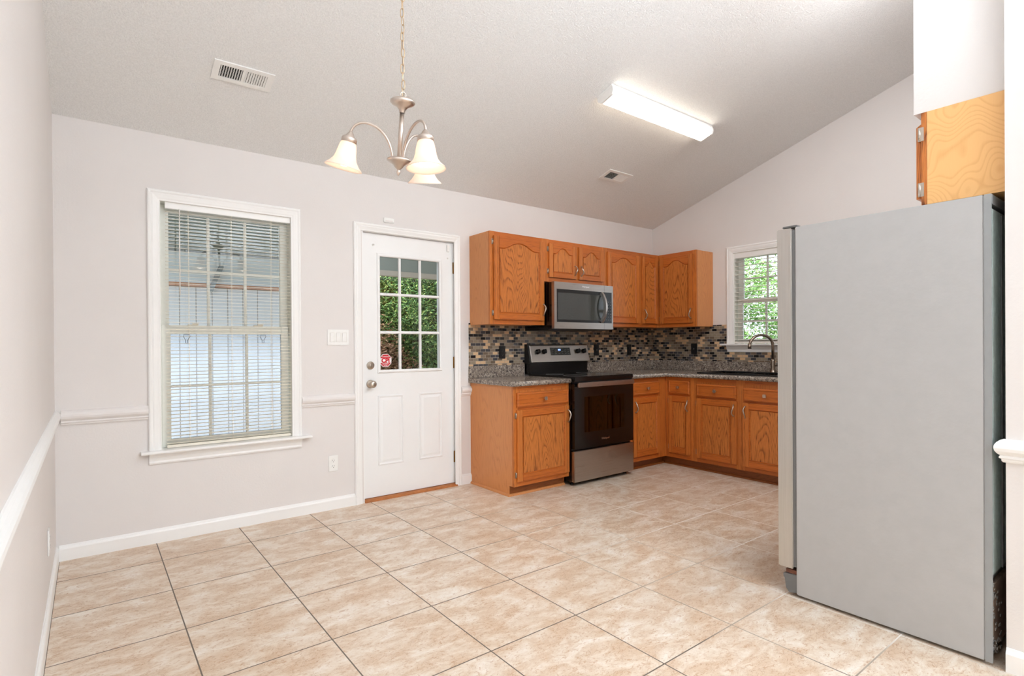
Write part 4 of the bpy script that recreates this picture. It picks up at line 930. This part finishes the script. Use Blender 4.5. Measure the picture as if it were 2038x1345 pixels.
# loop, chain and canopy (chain hangs plumb from the ceiling)
topw = CM @ Vector((0, 0, zt + .004)); cz = zc(topw.y)
k = MB(); c0 = Vector((0, 0, zt + .014)); k.tube([tuple(c0 + Vector((.012 * math.cos(R(i * 30)), 0, .012 * math.sin(R(i * 30))))) for i in range(12)], .0022, 6, closed=True)
k.build('hanging_loop', 'fixture', chn, world=False)
k = MB(); z = topw.z + .020; i = 0; hl = .019
while z < cz - .03:
    x = topw.x + math.sin(i * 1.7) * .0015; c = Vector((x, topw.y, z)); a = R(35 + (90 if i % 2 else 0) + i * 9); dv = Vector((math.cos(a), math.sin(a), 0)); pts = []
    for j in range(16):
        th = R(j * 22.5); zz = math.sin(th) * .009 + (hl - .009 if math.sin(th) > 0.01 else (-(hl - .009) if math.sin(th) < -.01 else 0)); pts.append(tuple(c + dv * math.cos(th) * .0068 + Vector((0, 0, zz))))
    k.tube(pts, .0019, 6, closed=True); z += 2 * hl - .0052; i += 1
k.build('chain', 'chain', chn)
k = MB(); k.tube([(topw.x + .003 * math.sin(j * 1.3), topw.y + .003 * math.cos(j * 1.1), topw.z + (cz - topw.z) * j / 40) for j in range(41)], .0016, 6); k.build('power_cord', 'cream', chn)
k = MB(); k.lathe([(0, -.05), (.012, -.048), (.02, -.035), (.055, -.018), (.062, -.006), (.062, .0)], (topw.x, topw.y, cz), (0, SL, 1), cap=False); k.build('canopy', 'fixture', chn)

# ================================================================ OUTSIDE
mb = MB(); mb.box(-6, 14, -8, 12, -.35, -.15); struct('ground', mb, 'earth')
sh = thing('shed_wall', 'pale grooved garden shed outside the dining window under a porch roof', 'shed', (.6, 2.4, -.15))
mb = MB(); mb.box(-2, 2.55, 2.4, 2.5, -.1499, 1.815); mb.build('siding', 'siding', sh)
mb = MB(); mb.box(-2, 2.55, 2.36, 2.5, 1.8155, 1.853); mb.build('beam', 'shedbeam', sh)
mb = MB(); mb.box(-2, 2.55, 2.40, 2.46, 1.8535, 2.17); mb.build('fascia_panel', 'shedpanel', sh)
a, b = Vector((1.294, 2.3, 2.044)), Vector((1.180, 2.3, 1.765)); d = (b - a).normalized(); n = Vector((d.z, 0, -d.x)) * .022
k = MB(); vs = []
for y in (2.32, 2.36): vs.append([k.b.verts.new((p.x, y, p.z)) for p in (a - n, a + n, b + n, b - n)])
k._f(vs[0]); k._f(vs[1][::-1])
for i in range(4): k._f([vs[0][i], vs[1][i], vs[1][(i + 1) % 4], vs[0][(i + 1) % 4]])
k.build('metal_strut', 'strut', sh)
mb = MB(); mb.prism([(1.45, 2.36), (2.56, 2.16), (2.56, 2.25), (1.45, 2.45)], 'x', -2, 2.2); o = mb.build('porch_roof', 'porchdark'); tag(o, 'dark underside of the porch roof outside the dining window', 'roof')
pf = thing('porch_fascia', 'grey green fascia board with cream lower edge outside the door', 'fascia', (3.2, 1.3, 1.92))
mb = MB(); mb.box(2.3, 4.6, 1.3, 1.36, 1.98, 2.55); mb.build('board', 'teal', pf); mb = MB(); mb.box(2.3, 4.6, 1.285, 1.34, 1.924, 1.9795, bev=.003); mb.build('lower_edge', 'cream', pf)
mb = MB(); mb.box(2.3, 2.36, 1.3, 1.36, -.15, 1.92); mb.b.free()
mb = MB(); mb.prism([(.121, 2.62), (1.4, 2.50), (1.4, 2.58), (.121, 2.70)], 'x', 2.2, 4.6); o = mb.build('porch_roof', 'cream'); tag(o, 'pale porch roof outside the half glazed door', 'roof')
def leaves(mb, n, fn, size, droop=.0):
    for i in range(n):
        p, s_ = fn(); s_ *= size; a = random.random() * 6.283; el = random.uniform(-.5, .9)
        d = Vector((math.cos(a) * math.cos(el), math.sin(a) * math.cos(el), math.sin(el) - droop)).normalized(); sd = d.cross(Vector((random.random() - .5, random.random() - .5, random.random()))).normalized()
        w_ = s_ * .16; nn = d.cross(sd) * s_ * .12
        v = [mb.b.verts.new(p + q_) for q_ in (Vector(), d * s_ * .5 + sd * w_ + nn, d * s_, d * s_ * .5 - sd * w_ + nn)]
        mb._f([v[0], v[1], v[2]]); mb._f([v[0], v[2], v[3]])
random.seed(11)
hd = thing('hedge', 'dense conifer hedge with a browned lower corner outside the door', 'hedge', (3.6, 2.7, -.15))
def hp(dead):
    def f():
        while True:
            x = random.uniform(2.7, 4.7); z = random.uniform(.3, 2.6); u = (x - 2.9) + (z - .8) * 1.0 + random.uniform(-.22, .22)
            if (u < .87) == dead: break
        y = 2.42 + .14 * math.sin(x * 5) * math.cos(z * 4) + random.uniform(0, .35); return Vector((x, y, z)), random.uniform(.6, 1.3)
    return f
mb = MB(); leaves(mb, 26000, hp(False), .062, -.25); mb.build('green_foliage', 'conifer', hd)
mb = MB(); leaves(mb, 14000, hp(True), .07, .1); mb.build('brown_foliage', 'deadleaf', hd)
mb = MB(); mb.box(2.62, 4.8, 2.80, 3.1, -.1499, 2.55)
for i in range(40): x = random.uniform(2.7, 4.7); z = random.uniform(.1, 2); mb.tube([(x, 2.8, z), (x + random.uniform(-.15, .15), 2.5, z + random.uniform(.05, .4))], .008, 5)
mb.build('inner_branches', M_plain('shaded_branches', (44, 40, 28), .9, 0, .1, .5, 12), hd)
random.seed(5)
tr = thing('leafy_tree', 'leafy green tree outside the sink window', 'tree', (8.9, 2.6, -.15))
def tp():
    c = random.choice(BL); r_ = c[1]; v = Vector((random.gauss(0, 1), random.gauss(0, 1), random.gauss(0, 1))).normalized() * r_ * random.uniform(.7, 1.05); return c[0] + v, random.uniform(.6, 1.3)
BL = [(Vector((8.9 + random.uniform(-.4, .5), random.uniform(-2.6, 2.8), random.uniform(.4, 2.55))), random.uniform(.3, .6)) for i in range(52)]
mb = MB(); leaves(mb, 42000, tp, .085); mb.build('foliage', 'leaf', tr)
mb = MB(); mb.tube([(8.9, 2.6, -.15), (8.95, 2.6, 1.0), (8.9, 2.5, 2.4)], .09, 10, rads=[.12, .09, .05])
for (c, r_) in [q_ for q_ in BL if q_[0].y > 1.2]: mb.tube([(8.95, 2.6, 1.0), tuple(c)], .03, 6)
mb.build('trunk', 'bark', tr)
er = thing('roof_eave', 'pale roof eave outside the top of the sink window', 'eave', (6.1, -1.3, 2.25))
mb = MB(); mb.prism([(W_ + .121, 2.45), (6.0, 2.24), (6.0, 2.36), (W_ + .121, 2.56)], 'y', -3, .4); mb.build('soffit_board', 'trim', er)
mb = MB(); mb.box(6.0, 6.03, -3, .4, 2.20, 2.38); mb.build('fascia_board', 'trim', er)
